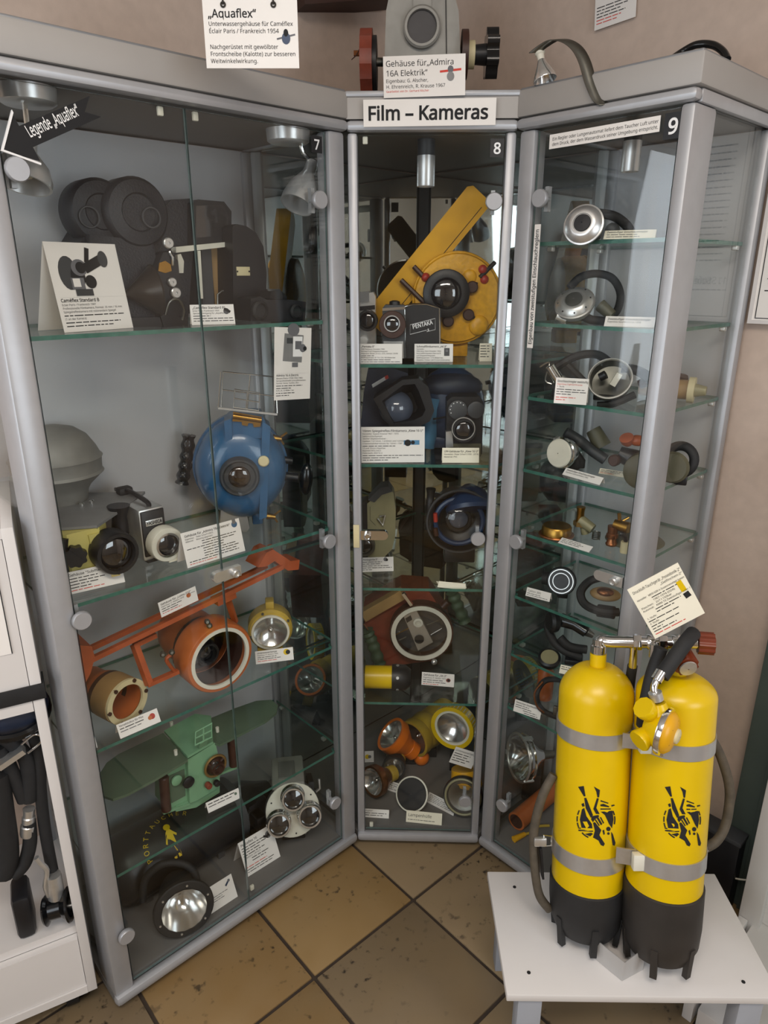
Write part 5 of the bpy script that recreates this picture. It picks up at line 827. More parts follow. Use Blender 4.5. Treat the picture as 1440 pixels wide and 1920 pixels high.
it.add('case', B().lathe(c-ax*.034, ax, [(.001, 0), (24*s, 0), (27*s, .008), (27*s, .018), (29*s, .02), (29*s, .026), (27*s, .028), (27*s, .034)], 32, cap=False), 'chrome'); it.add('cover', B().lathe(c, ax, [(27*s, 0), (25*s, .003), (.001, .004)], 30, cap=False), 'offwhite'); it.add('clip', B().bar(P(1040, 824, .0), P(1048, 820, .01), .008, .006), 'steel')
it.add('arm', B().tube([P(1060, 810, .05), P(1085, 825, .05), P(1110, 845, .03), P(1135, 862, .02)], 10*s, 10, sm=5), 'dark_grey'); it.add('first_stage', B().cyl(P(1112, 805, .06), P(1130, 838, .05), 14*s, 17*s, 16), 'olive_dark'); it.add('mouthpiece', B().box(-.01, .03, .0, .03, 0, .03, .006), 'rubber'); it.add('hose', B().tube([P(1078, 848, .01), P(1090, 865, .01), P(1088, 876, .01)], 8*s, 8), 'rubber')
it = It('regulator', 'black regulator body with orange plastic caps', 'regulator', 9, 1190, 905, z=z, yaw='cam'); P = it.p; s = it.s
it.add('case', B().lathe(P(1205, 878, .02), FRONT, [(24*s, 0), (34*s, .01), (34*s, .03), (26*s, .036)], 28), 'olive_dark'); it.add('body', B().cyl(P(1160, 850, .02), P(1205, 868, .02), 14*s, 22*s, 18), 'black'); knob(it, 'knob', P(1155, 862, .0), (-.4, -1, 0), 11*s, .014, 'brown'); it.add('orange_cap', B().lathe(P(1178, 832, .02), Vc((-.3, -.6, .9)), [(8*s, 0), (12*s, .008), (13*s, .018), (9*s, .02)], 18), 'orange_red'); it.add('orange_cap', B().sphere(P(1195, 826, .02), 13*s, 14, sc=(1.2, 1, .8)), 'orange_red'); it.add('stand', B().box(-.012, .02, .0, .03, 0, .03, .004), 'black')
it = It('rubber_disc', 'thick dark rubber ring leaning behind the right post', 'ring', 9, 1275, 910, z=z, yaw='cam'); P = it.p; s = it.s; it.add('ring', B().torus(P(1275, 862, .02), Vc((-.35, -1, .15)), 26*s, 9*s, 30, 10), 'rubber'); it.add('disc', B().lathe(P(1262, 876, .0), Vc((-.2, -1, .1)), [(28*s, 0), (30*s, .004), (26*s, .012)], 28), 'olive_dark'); it.add('foot', B().box(-.012, .012, -.002, .03, 0, .02, .003), 'black')
card('slanted card under the polished cylindrical regulator', 9, z, (1054, 890), (1124, 910), 877, [('Zweistufiger Einschlauchregler', .28, 'k', .01), ('Eigenbau Leopold Müllers 1963', .22)], lean=40)
card('card behind the slanted card on the fourth shelf', 9, z, (1122, 888), (1172, 896), 878, [('~.85', .25), ('~.75', .2), ('~.5', .2, 'r')], m='cream_paper', lean=40)
z = S9[4]
it = It('brass_dish', 'flat round brass dish with a wide rim', 'dish', 9, 1043, 1003, z=z, yaw='cam'); s = it.s; it.add('rim', B().lathe((0, 0, 0), Z_, [(32*s, 0), (33*s, .002), (32*s, .004)], 36), 'copper'); it.add('cap', B().lathe((0, 0, .004), Z_, [(28*s, 0), (27*s, .016), (25*s, .019), (.001, .019)], 36), 'brass')
it = It('brass_valve', 'brass angle valve behind the flat brass dish', 'valve', 9, 1098, 1000, z=z, yaw='cam'); P = it.p; s = it.s; it.add('stem', B().lathe(P(1087, 978, 0), Z_, [(10*s, 0), (7*s, .004), (7*s, 22*s), (8*s, 26*s), (8*s, 29*s)], 18), 'brass'); it.add('nut', B().lathe(P(1088, 982, 0)-Z_*.004, Z_, [(13*s, 0), (13*s, .010)], 6), 'gold_dull'); it.add('outlet', B().cyl(P(1088, 975, 0), P(1112, 992, -.012), 11*s, 9*s, 16), 'olive'); it.add('foot', B().cyl((0, 0, 0), P(1094, 986, 0), .010, .008, 14), 'olive')
it = It('spring', 'small dark coil spring', 'spring', 9, 1117, 1012, z=z, yaw='cam'); s = it.s; it.add('coil', B().tube([Vc((7*s*cos(a), 7*s*sin(a), .001+.0006*a)) for a in [i*.45 for i in range(70)]], 1*s, 5), 'steel_dark')
it = It('brass_valve', 'brass wing valve standing on a threaded copper fitting', 'valve', 9, 1146, 1022, z=z, yaw='cam'); P = it.p; s = it.s; it.add('fitting', B().lathe((0, 0, 0), Z_, [(10*s, 0), (11*s, .004), (9*s, .008), (8*s, 14*s), (11*s, 16*s), (11*s, 22*s), (9*s, 24*s), (10*s, 38*s)], 20), 'copper'); it.add('valve_body', B().cyl(P(1152, 982, 0), P(1178, 990, -.01), 9*s, 11*s, 18), 'brass'); it.add('face', B().cyl(P(1178, 990, -.01), P(1180, 991, -.012), 9*s, n=18), 'gold_dull'); it.add('wing', B().tube([P(1162, 978, 0), P(1161, 962, 0)], 3.4*s, 8), 'brass'); it.add('wing', B().tube([P(1165, 978, 0), P(1180, 970, 0)], 2.6*s, 8), 'brass')
it = It('lighter_part', 'small cream cylinder with a bent black pipe', 'fitting', 9, 1171, 1036, z=z, yaw='cam'); P = it.p; s = it.s; it.add('cylinder', B().cyl((0, 0, 0), (0, 0, 22*s), 9*s, n=20, bev=.0006), 'ivory'); it.add('pipe', B().tube([(0, 0, 22*s), (-2*s, 0, 30*s), (-8*s, 0, 36*s), (-12*s, 0, 36*s)], 4*s, 8), 'black')
it = It('diaphragm', 'thin grey rubber diaphragm disc lying near the right post', 'disc', 9, 1265, 1040, z=z); it.P = W(9, .25, .16, z); it.o.location = it.P; it.add('disc', B().lathe((0, 0, 0), Z_, [(.06, 0), (.062, .002), (.06, .004), (.03, .008), (.001, .008)], 36), 'olive_dark'); it.add('pin', B().cyl((-.03, -.04, .004), (-.03, -.04, .03), .002, n=8), 'brass')
card('small card lying flat in front of the brass parts', 9, z, (1046, 1018), (1104, 1036), 1008, [('~.6', .2), ('~.7', .2), ('~.6', .2)], lean=62, tent=False)
z = S9[5]
it = It('regulator', 'black round regulator with two thin silver rings', 'regulator', 9, 1054, 1124, z=z, yaw='cam'); P = it.p; s = it.s; c = P(1052, 1090, -.004); ax = Vc((-.15, -1, .3)).normalized()
it.add('case', B().lathe(c-ax*.03, ax, [(.001, 0), (20*s, 0), (26*s, .01), (27*s, .026), (25*s, .03), (.001, .03)], 32, cap=False), 'black'); it.add('outer_ring', B().torus(c, ax, 22*s, 1.5*s, 32, 6), 'steel'); it.add('inner_ring', B().torus(c, ax, 15*s, 1.2*s, 30, 6), 'steel'); it.add('mouthpiece', B().cyl(P(1030, 1085, .02), P(1016, 1084, .02), 13*s, 11*s, 16), 'rubber'); it.add('foot', B().box(-.012, .012, .004, .03, 0, max(.004, c.z-24*s), .003), 'black')
it = It('strap_loop', 'black rubber strap loop around a tan leather pad', 'strap', 9, 1135, 1160, z=z, yaw='cam'); P = it.p; s = it.s; b = B()
it.add('strap', B().tube([P(1130, 1082, .03), P(1105, 1090, .02), P(1089, 1110, .0), P(1096, 1132, -.01), P(1125, 1146, -.01), P(1160, 1148, .0)], 8*s, 8, sm=8), 'rubber'); it.add('pad', B().sphere(P(1135, 1114, .02), 26*s, 18, sc=(1.1, .8, .45)), 'tan'); it.add('pad_core', B().sphere(P(1135, 1110, .01), 16*s, 14, sc=(1, .8, .5)), 'copper'); it.add('foot', B().box(-.02, .02, .0, .03, 0, .02, .004), 'rubber')
card('small card reading Cyklon 300', 9, z, (985, 1117), (1030, 1129), 1101, [('', .06), ('Cyklon 300', .3, 'k', .0), ('~.55', .16), ('~.85', .16)], lean=25)
z = S9[6]
it = It('regulator', 'black regulator with a thick corrugated hose loop', 'regulator', 9, 1075, 1245, z=z, yaw='cam'); P = it.p; s = it.s
it.add('case', B().lathe(P(1048, 1165, .02), Vc((-.9, -.5, .1)), [(12*s, 0), (20*s, .008), (21*s, .02), (16*s, .026)], 24), 'black'); it.add('handle', B().tube([P(1052, 1162, .02), P(1078, 1170, .01), P(1100, 1185, .0)], [13*s, 12*s, 11*s], 14), 'black_gloss'); it.add('fitting', B().cyl(P(1100, 1185, 0), P(1112, 1192, 0), 8*s, 5*s, 12), 'steel_dark'); it.add('hose', B().tube([P(1030, 1160, .03), P(1028, 1180, .02), P(1040, 1205, .01), P(1062, 1222, .0), P(1090, 1232, .0)], 8*s, 10, sm=6), 'rubber'); it.add('hose', B().tube([P(1050, 1195, .0), P(1068, 1212, -.005), P(1100, 1218, .0)], 8*s, 10, sm=5), 'rubber')
it.add('gauge', B().lathe(P(1030, 1235, -.01), Vc((0, -.5, 1)), [(18*s, -.012), (21*s, -.004), (21*s, .006), (17*s, .010), (16*s, .006), (.001, .006)], 26, cap=False), 'black'); it.add('gauge_face', B().lathe(P(1030, 1235, -.01)+Vc((0, -.003, .006)), Vc((0, -.5, 1)), [(16*s, 0), (16*s, .001)], 24), 'olive'); it.add('foot', B().box(-.02, .02, -.01, .03, 0, .014, .003), 'black')
card('cream card behind the black gauge', 9, z, (1048, 1262), (1090, 1272), 1246, [('~.6', .2), ('~.6', .2)], m='cream_paper', lean=45)
z = S9[7]
it = It('diving_mask', 'brown edged black diving mask strap loop with a clear pane', 'mask', 9, 1040, 1352, z=z, yaw='cam'); P = it.p; s = it.s
it.add('loop', B().tube([P(1060, 1275, .02), P(1025, 1275, .01), P(1008, 1295, .0), P(1008, 1318, .0), P(1022, 1335, .0), P(1055, 1348, .0)], 5.5*s, 8, sm=7), 'rubber'); it.add('edge', B().tube([P(1018, 1278, -.006), P(1003, 1298, -.006), P(1006, 1322, -.006), P(1020, 1336, -.006)], 2*s, 6, sm=6), 'copper'); it.add('pane', B().box(P(1018, 1300, 0).x, P(1060, 1300, 0).x, .0, .003, .004, .05, .001), 'clear'); it.add('buckle', B().box(P(1040, 1300, 0).x, P(1052, 1300, 0).x, -.008, -.002, .02, .045, .002), 'steel_dark')
it = It('flask', 'orange plastic flask wrapped in a clear bag by the left post', 'flask', 9, 978, 1330, z=z); it.P = W(9, .085, .12, z); it.o.location = it.P; it.add('flask', B().lathe((0, 0, .0), Z_, [(.018, 0), (.02, .004), (.02, .075), (.012, .088), (.010, .10)], 22), 'orange'); it.add('clear_bag', B().lathe((0, 0, .001), Z_, [(.03, 0), (.034, .02), (.028, .05), (.03, .062)], 12, cap=False), 'clear')
card('slanted card on the lowest glass shelf of cabinet 9', 9, z, (962, 1333), (1012, 1350), 1311, [('Zweistufiger Einschlauchregler', .2, 'k', .01), ('Hersteller der 1970er', .0001), ('~.5', .15), ('~.6', .15), ('~.5', .15, 'k', 0, .3), ('~.5', .15, 'k', 0, .35)], lean=20)
z = ZF
it = It('diving_lamp', 'chrome caged diving lamp on the floor of cabinet 9', 'lamp', 9, 990, 1500, z=z, yaw='cam'); P = it.p; s = it.s; c = P(972, 1420, 0); ax = Vc((-.85, -.5, .12)).normalized(); r = 42*s
it.add('bowl', B().lathe(c-ax*.075, ax, [(.001, 0), (10*s, 0), (14*s, .012), (30*s, .04), (r*.94, .066), (r, .075), (r*.93, .075), (r*.8, .06), (r*.3, .035), (.001, .03)], 36, cap=False), 'chrome'); it.add('rim', B().torus(c, ax, r*1.02, 2.4*s, 36, 8), 'steel'); it.add('band', B().torus(c-ax*.022, ax, r*.96, 2.6*s, 36, 8), 'chrome'); it.add('lens', B().lathe(c-ax*.004, ax, [(r*.93, 0), (r*.9, .004), (.001, .008)], 30, cap=False), 'clear'); q = Z_.rotation_difference(ax)
for a in (.4, 2.5, 4.6): e = q @ Vc((cos(a), sin(a), 0)); it.add('clip', B().bar(c-ax*.026+e*r*1.05, c+ax*.006+e*r*1.05, .012, .005, up=e), 'steel')
it.add('stem', B().cyl(c-ax*.075, c-ax*.11, 9*s, 7*s, 14), 'steel_dark'); it.add('block', B().box(-.02, .03, .0, .04, 0, max(.01, c.z-r*.8), .004), 'black')
it = It('plastic_tube', 'long orange plastic tube lying diagonally on the floor of cabinet 9', 'tube', 9, 985, 1552, z=z); o0 = loc(9, it.P); a_ = PZ(9, 968, 1540, z+.026)-o0; e_ = PZ(9, 1062, 1460, z+.026)-o0
it.add('tube', B().lathe(a_, e_-a_, [(.018, 0), (.0255, 0), (.0255, (e_-a_).length), (.018, (e_-a_).length)], 28), 'orange'); it.add('mouth', B().lathe(a_, a_-e_, [(.019, -.004), (.02, .0005)], 24), 'brown')
it = It('cable_plug', 'small yellow cable plug with a thin cable', 'plug', 9, 970, 1572, z=z); o0 = loc(9, it.P); a_ = PZ(9, 963, 1574, z+.007)-o0; e_ = PZ(9, 984, 1564, z+.007)-o0; f_ = PZ(9, 1030, 1548, z+.006)-o0
it.add('plug', B().cyl(a_, e_, .0085, .006, 14), 'yellow_amber'); it.add('cable', B().tube([e_, PZ(9, 994, 1561, z+.006)-o0, PZ(9, 1008, 1550, z+.006)-o0, f_], .0035, 8, sm=5), 'yellow_dirty')
# lettered strips on the glass of cabinet 9
sheet('text_strip', 'white strip with two lines about the regulator on the door of cabinet 9', 'sign', 9, -.0015, (1031, 253), (1239, 216), 280, [('', .05), ('Ein Regler oder Lungenautomat liefert dem Taucher Luft unter', .3), ('dem Druck, der dem Wasserdruck seiner Umgebung entspricht.', .3)], mx=.03, top=.08)
a = PV(9, 1003, 421, -.0015); c = PV(9, 1014, 421, -.0015); e = PV(9, 990, 652, -.0015); t = thing('text_strip', 'narrow vertical white strip with black lettering on the door of cabinet 9', 'sign', W(9, a.x, -.0015, e.z), FR[9][1]); hh = a.z-e.z; ww = (c.x-a.x)
mk('paper', B().box(0, ww, 0, .001, 0, hh), 'paper', t); g = B(); write(g, 'Eigenbau von zweistufigen Einschlauchreglern', (ww*.78, -.0006, hh*.03), Z_, -X_, ww*.85, .01, hh*.93); mk('lettering', g, 'ink', t, flat=True)
# ------------------------------------------------------------------ stool with the twin cylinder diving set
ZS = .24; mat('port_dark', '2e2b2d', .45, 0, .15, 60); mat('band_alu', 'c4c4c4', .3, .7, .04, 60); mat('paper_grey', 'b4b2b0', .8, 0, .02, 20)
c4 = [PZ(0, 920, 1638, ZS), PZ(0, 1335, 1645, ZS), PZ(0, 1452, 1880, ZS), PZ(0, 953, 1869, ZS)]
x0, x1 = .222, .712; y0, y1 = c4[3].y, c4[0].y+.003
t = thing('stool', 'low white stool carrying the yellow twin cylinders', 'stool', ((x0+x1)/2, (y0+y1)/2, 0), -.012); hx, hy = (x1-x0)/2, (y1-y0)/2
tp = mk('seat', B().box(-hx, hx, -hy, hy, ZS-.016, ZS, .002), 'white_lam', t)
for px, py in ((964, 1665), (993, 1826), (1394, 1839)): q = PZ(0, px, py, ZS); mk('screw', B().cyl((q.x-(x0+x1)/2, q.y-(y0+y1)/2, ZS-.002), (q.x-(x0+x1)/2, q.y-(y0+y1)/2, ZS+.0008), .0035, n=10), 'ink', tp)
mat('leg_grey', '9fa3ab', .5, 0, .04, 10)
for sx in (-1, 1):
    for sy in (-1, 1): mk('leg', B().box(sx*(hx-.045)-.022, sx*(hx-.045)+.022, sy*(hy-.025)-.018, sy*(hy-.025)+.018, 0, ZS-.0165, .002), 'leg_grey', t)
mat('band_alu', 'c4c4c4', .3, .7, .04, 60)
TK = [Vc((.3915, 1.020, 0)), Vc((.5145, .965, 0))]; r = .067; LEAN = -radians(10)
RT = Vc((.45, 1.0, ZS+.0108)); t = thing('diving_cylinders', 'yellow twin diving cylinders with black boots standing on the white stool', 'diving set', RT, 0); t.rotation_euler = (LEAN, 0, 0)   # leans back towards cabinet 9
class TT: pass
it = TT(); it.o = t; it.add = lambda n, b, m, p=None, label=None: mk(n, b, m, p or t, label)
RI = Matrix.Rotation(-LEAN, 3, 'X'); OL = RI @ (OC-RT)
def PT(px, py, y):                                           # sight line at the set's own depth, in its own leaning coordinates
    d = RI @ ray(px, py); return OL+d*((y-RT.y-OL.y)/d.y)
def hitc(px, py, k, rr=None):                                 # sight line on the cylinder's skin
    rr = rr or r+.0006; d = RI @ ray(px, py); ox, oy = OL.x-(TK[k].x-RT.x), OL.y-(TK[k].y-RT.y); A = d.x**2+d.y**2; Bq = ox*d.x+oy*d.y; C_ = ox*ox+oy*oy-rr*rr
    return OL+d*((-Bq-sqrt(max(0, Bq*Bq-A*C_)))/A)
for k in (0, 1):
    C = TK[k]-RT; C.z = 0; yf = TK[k].y-r
    zb = PT(1105 if k == 0 else 1245, 1688 if k == 0 else 1698, yf).z; zd = PT(1050, 1300, TK[k].y).z; zn = PT(1118 if k == 0 else 1280, 1246 if k == 0 else 1262, TK[k].y).z
    H_ = zn-zd
    body = it.add('cylinder', B().lathe(C+Z_*(zb-.012), Z_, [(r, 0), (r, zd-zb+.012)]+[(r*cos(a*pi/2)+.0135*sin(a*pi/2)**6, zd-zb+.012+H_*sin(a*pi/2)) for a in [i/12 for i in range(1, 12)]]+[(.0145, H_+zd-zb+.010), (.0145, H_+zd-zb+.034)], 48), 'yellow')
    it.add('boot', B().lathe(C+Z_*.010, Z_, [(r*.55, 0), (r*.85, .01), (r*1.0, .034), (r*1.045, .07), (r*1.05, zb-.010), (r*1.01, zb-.008)], 44), 'boot' if k == 0 else 'boot_worn')
    for i in range(6): a = i*pi/3+.5+(.55 if k else 0); e = Vc((cos(a), sin(a), 0)); it.add('boot_foot', B().bar(C+e*(r*.97)+Z_*.06, C+e*(r*.88), .012, .010, up=e), 'boot' if k == 0 else 'boot_worn')
    for j, (pa, pb) in enumerate(((1380, 1408), (1612, 1642)) if k == 0 else ((1400, 1428), (1622, 1652))):
        za = PT(1105 if k == 0 else 1250, pb, yf).z; zc = PT(1105 if k == 0 else 1250, pa, yf).z
        it.add('band', B().lathe(C+Z_*za, Z_, [(r+.0004, 0), (r+.0022, 0), (r+.0022, zc-za), (r+.0004, zc-za), (r+.0004, 0)], 48, cap=False), 'band_alu')
        if k == 1: m_ = (TK[0]+TK[1])/2-RT; m_.z = 0; it.add('band_bridge', B().bar(TK[0]-RT+Vc((.012, -r*.98, za+.012-ZS*0))*1-Z_*0+Vc((0, 0, ZS)) if 0 else Vc((m_.x-.035, m_.y-.045, za+(zc-za)/2)), Vc((m_.x+.03, m_.y-.072+.01, za+(zc-za)/2)), .003, zc-za), 'steel'); it.add('bolt', B().box(m_.x-.012, m_.x+.012, m_.y-.070, m_.y-.056, za, zc, .002), 'offwhite')
    # stencilled diver emblem
    Z4 = lambda x, y: (1040+x/4.8+(0 if k == 0 else 161.5+(1120-(1040+x/4.8))*.03), 1420+y/4.8+(0 if k == 0 else .5))
    sh = [[(210, 265), (262, 258), (278, 350), (262, 352)], [(352, 262), (408, 295), (400, 360), (385, 362), (375, 310)], [(265, 365), (285, 365), (345, 520), (325, 545), (280, 460)], [(380, 368), (398, 370), (375, 455), (405, 510), (372, 510), (348, 465)], [(332, 530), (395, 518), (400, 535), (362, 558), (345, 585), (328, 560)],
          [(345, 590), (362, 582), (420, 655), (402, 700), (452, 778), (440, 800), (415, 790), (395, 750), (345, 722), (362, 660)], [(508, 670), (524, 690), (548, 770), (540, 796), (522, 790), (512, 720)], [(245, 468), (266, 455), (286, 530), (335, 600), (340, 640), (242, 635), (226, 560)], [(415, 490), (520, 480), (530, 560), (516, 640), (490, 600), (452, 520)],
          [(378, 548), (394, 540), (430, 600), (416, 612)], [(406, 540), (418, 538), (446, 590), (436, 598)], [(360, 562), (370, 556), (406, 612), (398, 620)], [(415, 385), (485, 410), (480, 418), (412, 398)], [(412, 425), (440, 418), (490, 440), (490, 450), (412, 440)], [(412, 460), (505, 460), (505, 470), (412, 472)], [(210, 630), (235, 634), (235, 644), (210, 640)], [(213, 650), (262, 652), (300, 662), (345, 660), (345, 670), (285, 672), (213, 662)], [(270, 690), (330, 678), (345, 690), (320, 712)], [(510, 430), (538, 425), (540, 436), (512, 444)], [(240, 420), (262, 410), (270, 440), (250, 446)]]
    sh += [[(484+20*cos(i*pi/7), 645+20*sin(i*pi/7)) for i in range(14)], [(484+12*cos(i*pi/5), 686+12*sin(i*pi/5)) for i in range(10)], [(430, 660), (445, 650), (452, 690), (440, 700)]]
    for a0, a1 in ((152, 166), (170, 186), (189, 203), (222, 246), (-14, 10), (13, 26)):
        ar = [radians(a0+(a1-a0)*i/6) for i in range(7)]; sh.append([(372+176*cos(a), 560-182*sin(a)) for a in ar]+[(372+164*cos(a), 560-170*sin(a)) for a in ar[::-1]])
    b = B()
    for poly_ in sh:
        n = len(poly_); ctr = (sum(p[0] for p in poly_)/n, sum(p[1] for p in poly_)/n); b.add([hitc(*Z4(*p), k) for p in poly_], [list(range(n))])
    it.add('emblem', b, 'ink', body, 'black stencilled diver emblem')
    b = B()
    for px, py in (((1128, 1262), (1140, 1275), (1100, 1270)) if k == 0 else ((1248, 1290), (1243, 1303), (1296, 1285))):
        b.add([hitc(px+dx, py+dy, k) for dx, dy in ((-3, -2), (3, -4), (4, 3), (-2, 4))], [[0, 1, 2, 3]])
# valves and manifold
yl, yr = TK[0].y, TK[1].y
A = PT(1120, 1203, yl); A.y = yl-RT.y; Bm = PT(1325, 1207, yr)
va = it.add('valve', B().lathe(Vc((TK[0].x-RT.x, yl-RT.y, PT(1120, 1228, yl).z)), Z_, [(.012, 0), (.012, .004), (.014, .005), (.014, .018), (.011, .02), (.011, .03)], 22), 'chrome'); A = Vc((TK[0].x-RT.x, yl-RT.y, PT(1120, 1203, yl).z)); Bm = PT(1308, 1205, yr)
mf = it.add('manifold', B().tube([A-Z_*.016, A-Z_*.004, A+Vc((.008, 0, .003)), A+(Bm-A)*.15, Bm], .011, 16, sm=4), 'chrome')
for f_ in (.36, .5, .62, .75): m_ = A+(Bm-A)*f_; d_ = (Bm-A).normalized(); it.add('coupling', B().lathe(m_, d_, [(.0135, 0), (.0145, .002), (.0145, .012), (.0135, .014)], 8 if f_ in (.36, .62) else 20), 'chrome', mf)
it.add('valve', B().lathe(Vc((TK[1].x-RT.x, yr-RT.y, PT(1280, 1262, yr).z+.02)), Z_, [(.012, 0), (.013, .01), (.011, .04)], 20), 'chrome')
def hand(c, ax, rr, h, n=10):
    q = Z_.rotation_difference(Vc(ax).normalized()); pts = [(rr*(1+.07*cos(n*2*pi*i/(n*6)))*cos(2*pi*i/(n*6)), rr*(1+.07*cos(n*2*pi*i/(n*6)))*sin(2*pi*i/(n*6))) for i in range(n*6)]
    return it.add('hand_wheel', B().prism(pts, c, q @ X_, q @ Vc((0, 1, 0)), Vc(ax).normalized()*h), 'bakelite')
hand(Bm, (1, -.25, 0), .0185, .026); ck = PT(1287, 1250, yr-.045); hw = hand(ck+Vc((0, .032, .012)), (0.05, -1, -.4), .019, .034); it.add('wheel_disc', B().lathe(ck+Vc((.002, -.002, -.002)), Vc((.05, -1, -.4)), [(.015, 0), (.0145, .002), (.001, .003)], 24, cap=False), 'steel', hw); it.add('wheel_stem', B().cyl(ck+Vc((0, .03, .01)), Bm-Vc((.03, 0, .004)), .008, n=14), 'chrome', hw)
# hoses
yh = yr-.03
it.add('hose', B().tube([PT(1300, 1187, yr-.02), PT(1285, 1205, yr-.04), PT(1260, 1240, yr-.055), PT(1240, 1268, yr-.065)], .0125, 14, sm=6), 'rubber'); it.add('hose', B().tube([PT(1240, 1215, yr-.02), PT(1222, 1265, yr-.02), PT(1210, 1320, yr-.035), PT(1205, 1360, yr-.03)], .011, 12, sm=6), 'rubber')
it.add('hose', B().tube([PT(1186, 1248, yl-.01), PT(1182, 1275, yl+.0), PT(1178, 1320, yl+.01), PT(1180, 1370, yl+.0)], .009, 12, sm=6), 'rubber'); it.add('hose_fitting', B().cyl(PT(1189, 1212, yl-.02), PT(1186, 1250, yl-.012), .0075, n=12), 'chrome'); it.add('hose_fitting', B().cyl(PT(1226, 1208, yr+.0), PT(1224, 1232, yr), .0075, n=12), 'chrome')
el = it.add('elbow', B().tube([PT(1236, 1266, yr-.068), PT(1228, 1282, yr-.075), PT(1226, 1294, yr-.078), PT(1230, 1302, yr-.08)], .0055, 12, sm=4), 'chrome'); it.add('elbow_nut', B().cyl(PT(1240, 1260, yr-.066), PT(1230, 1276, yr-.072), .0095, n=16), 'chrome', el); it.add('elbow_nut', B().cyl(PT(1228, 1298, yr-.08), PT(1232, 1312, yr-.08), .011, n=16), 'steel', el)
# second stage regulator
rc = PT(1243, 1370, yr-.085); rx = Vc((.75, -.62, -.12)).normalized()
rb = it.add('regulator_case', B().lathe(rc-rx*.03, rx, [(.012, 0), (.022, .008), (.034, .026), (.036, .030)], 30), 'yellow'); it.add('clamp_ring', B().lathe(rc-rx*.003, rx, [(.034, 0), (.040, .001), (.041, .005), (.040, .010), (.034, .011)], 36, cap=False), 'chrome', rb); cv = it.add('cover', B().lathe(rc+rx*.006, rx, [(.036, 0), (.035, .005), (.028, .012), (.014, .0155), (.001, .016)], 34, cap=False), 'yellow_amber', rb); it.add('purge_button', B().lathe(rc+rx*.019, rx, [(.013, 0), (.0125, .006), (.009, .008), (.001, .0085)], 24, cap=False), 'ivory', cv)
q = Z_.rotation_difference(rx)
for a in (1.2, 2.2, 3.3, 4.4): e = rc+rx*.0165+q @ Vc((.024*cos(a), .024*sin(a), 0)); it.add('vent_hole', B().sphere(e, .0028, 8), 'brown', cv)
it.add('clamp_screw', B().cyl(PT(1238, 1402, yr-.09), PT(1240, 1416, yr-.09), .005, n=10), 'chrome', rb)
for p0, p1 in (((1230, 1345), (1208, 1328)), ((1220, 1372), (1200, 1388))): e0, e1 = PT(*p0, yr-.075), PT(*p1, yr-.085); it.add('side_knob', B().lathe(e0, e1-e0, [(.012, -.004), (.014, .006), (.019, (e1-e0).length), (.018, (e1-e0).length+.004)], 10), 'yellow', rb)
it.add('inlet_boss', B().cyl(PT(1234, 1318, yr-.08), PT(1240, 1345, yr-.082), .012, .018, 18), 'yellow', rb)
# side hoses, straps and buckle
it.add('side_hose', B().tube([PT(1038, 1452, yl), PT(1018, 1490, yl-.005), PT(1004, 1540, yl-.005), PT(1000, 1580, yl-.005), PT(1004, 1640, yl-.005), PT(1012, 1680, yl-.0), PT(1030, 1705, yl)], .0085, 12, sm=6), 'hose_brown'); it.add('side_hose', B().tube([PT(1330, 1378, yr+.03), PT(1352, 1420, yr+.03), PT(1368, 1480, yr+.025), PT(1362, 1540, yr+.02), PT(1345, 1575, yr+.01), PT(1322, 1590, yr)], .0085, 12, sm=6), 'hose_brown')
bk = it.add('buckle', B().box(PT(1000, 1575, yl-.01).x, PT(1024, 1575, yl-.01).x, yl-.018-RT.y, yl-.008-RT.y, PT(1012, 1584, yl-.01).z, PT(1012, 1568, yl-.01).z, .003), 'steel'); it.add('buckle_ring', B().tube([PT(1020, 1566, yl-.012), PT(1034, 1567, yl-.012), PT(1034, 1585, yl-.012), PT(1020, 1586, yl-.012)], .0022, 6, closed=True), 'chrome', bk); it.add('strap', B().bar(PT(1012, 1584, yl-.008), PT(1016, 1640, yl-.004), .004, .026, up=(0, 1, 0)), 'black'); it.add('hose_clip', B().cyl(PT(1322, 1590, yr-.005), PT(1316, 1602, yr-.008), .007, n=10), 'steel')
_, _, _, _, _ = sheet('info_card', 'cream card about the Druckluft-Tauchgerät clipped on top of the yellow cylinders', 'card', 0, 1.045, (1176, 1106), (1271, 1055), 1198, [('Druckluft-Tauchgerät „Poseidonik-2“', .075, 'k', 0), ('„Delfinchen-2“', .06, 'k', 0, .5), ('', .02), ('Hersteller:   MEDI-GDR in Zusammenarbeit System', .05), ('~.5', .045, 'k', 0, .26), ('1967-1974 (DDR)', .05, 'k', 0, .26), ('Flaschen:   2x7 l 150bar', .05), ('Automat:   AMM 73 Zweistufiger oder 1', .05), ('~.5', .045, 'k', 0, .22), ('~.34', .045, 'k', 0, .22), ('1. Stufe:', .045), ('~.6', .045), ('2. Stufe:', .045), ('~.55', .045), ('~.2', .045), ('~.45', .045), ('~.6', .05, 'r')], [('r', .86, .62, .05, .12, 'yellow', 4), ('r', .88, .44, .055, .06, 'ink', 8)], m='cream_paper', group='printed info cards')
b = B(); q0 = PZ(0, 1166, 1840, ZS); t = thing('folded_card', 'blank grey card folded upright on the white stool', 'card', (q0.x, q0.y, ZS), 0); h1, h2 = .058, .046
b.add([(0, 0, .0006), (.046, .022, .0006), (.046, .022, h1), (0, 0, h2)], [[0, 1, 2, 3]]); b.add([(0, 0.001, .0006), (.046, .023, .0006), (.046, .023, h1), (0, 0.001, h2)], [[0, 1, 2, 3]]); mk('paper', b, 'paper_grey', t, flat=True)
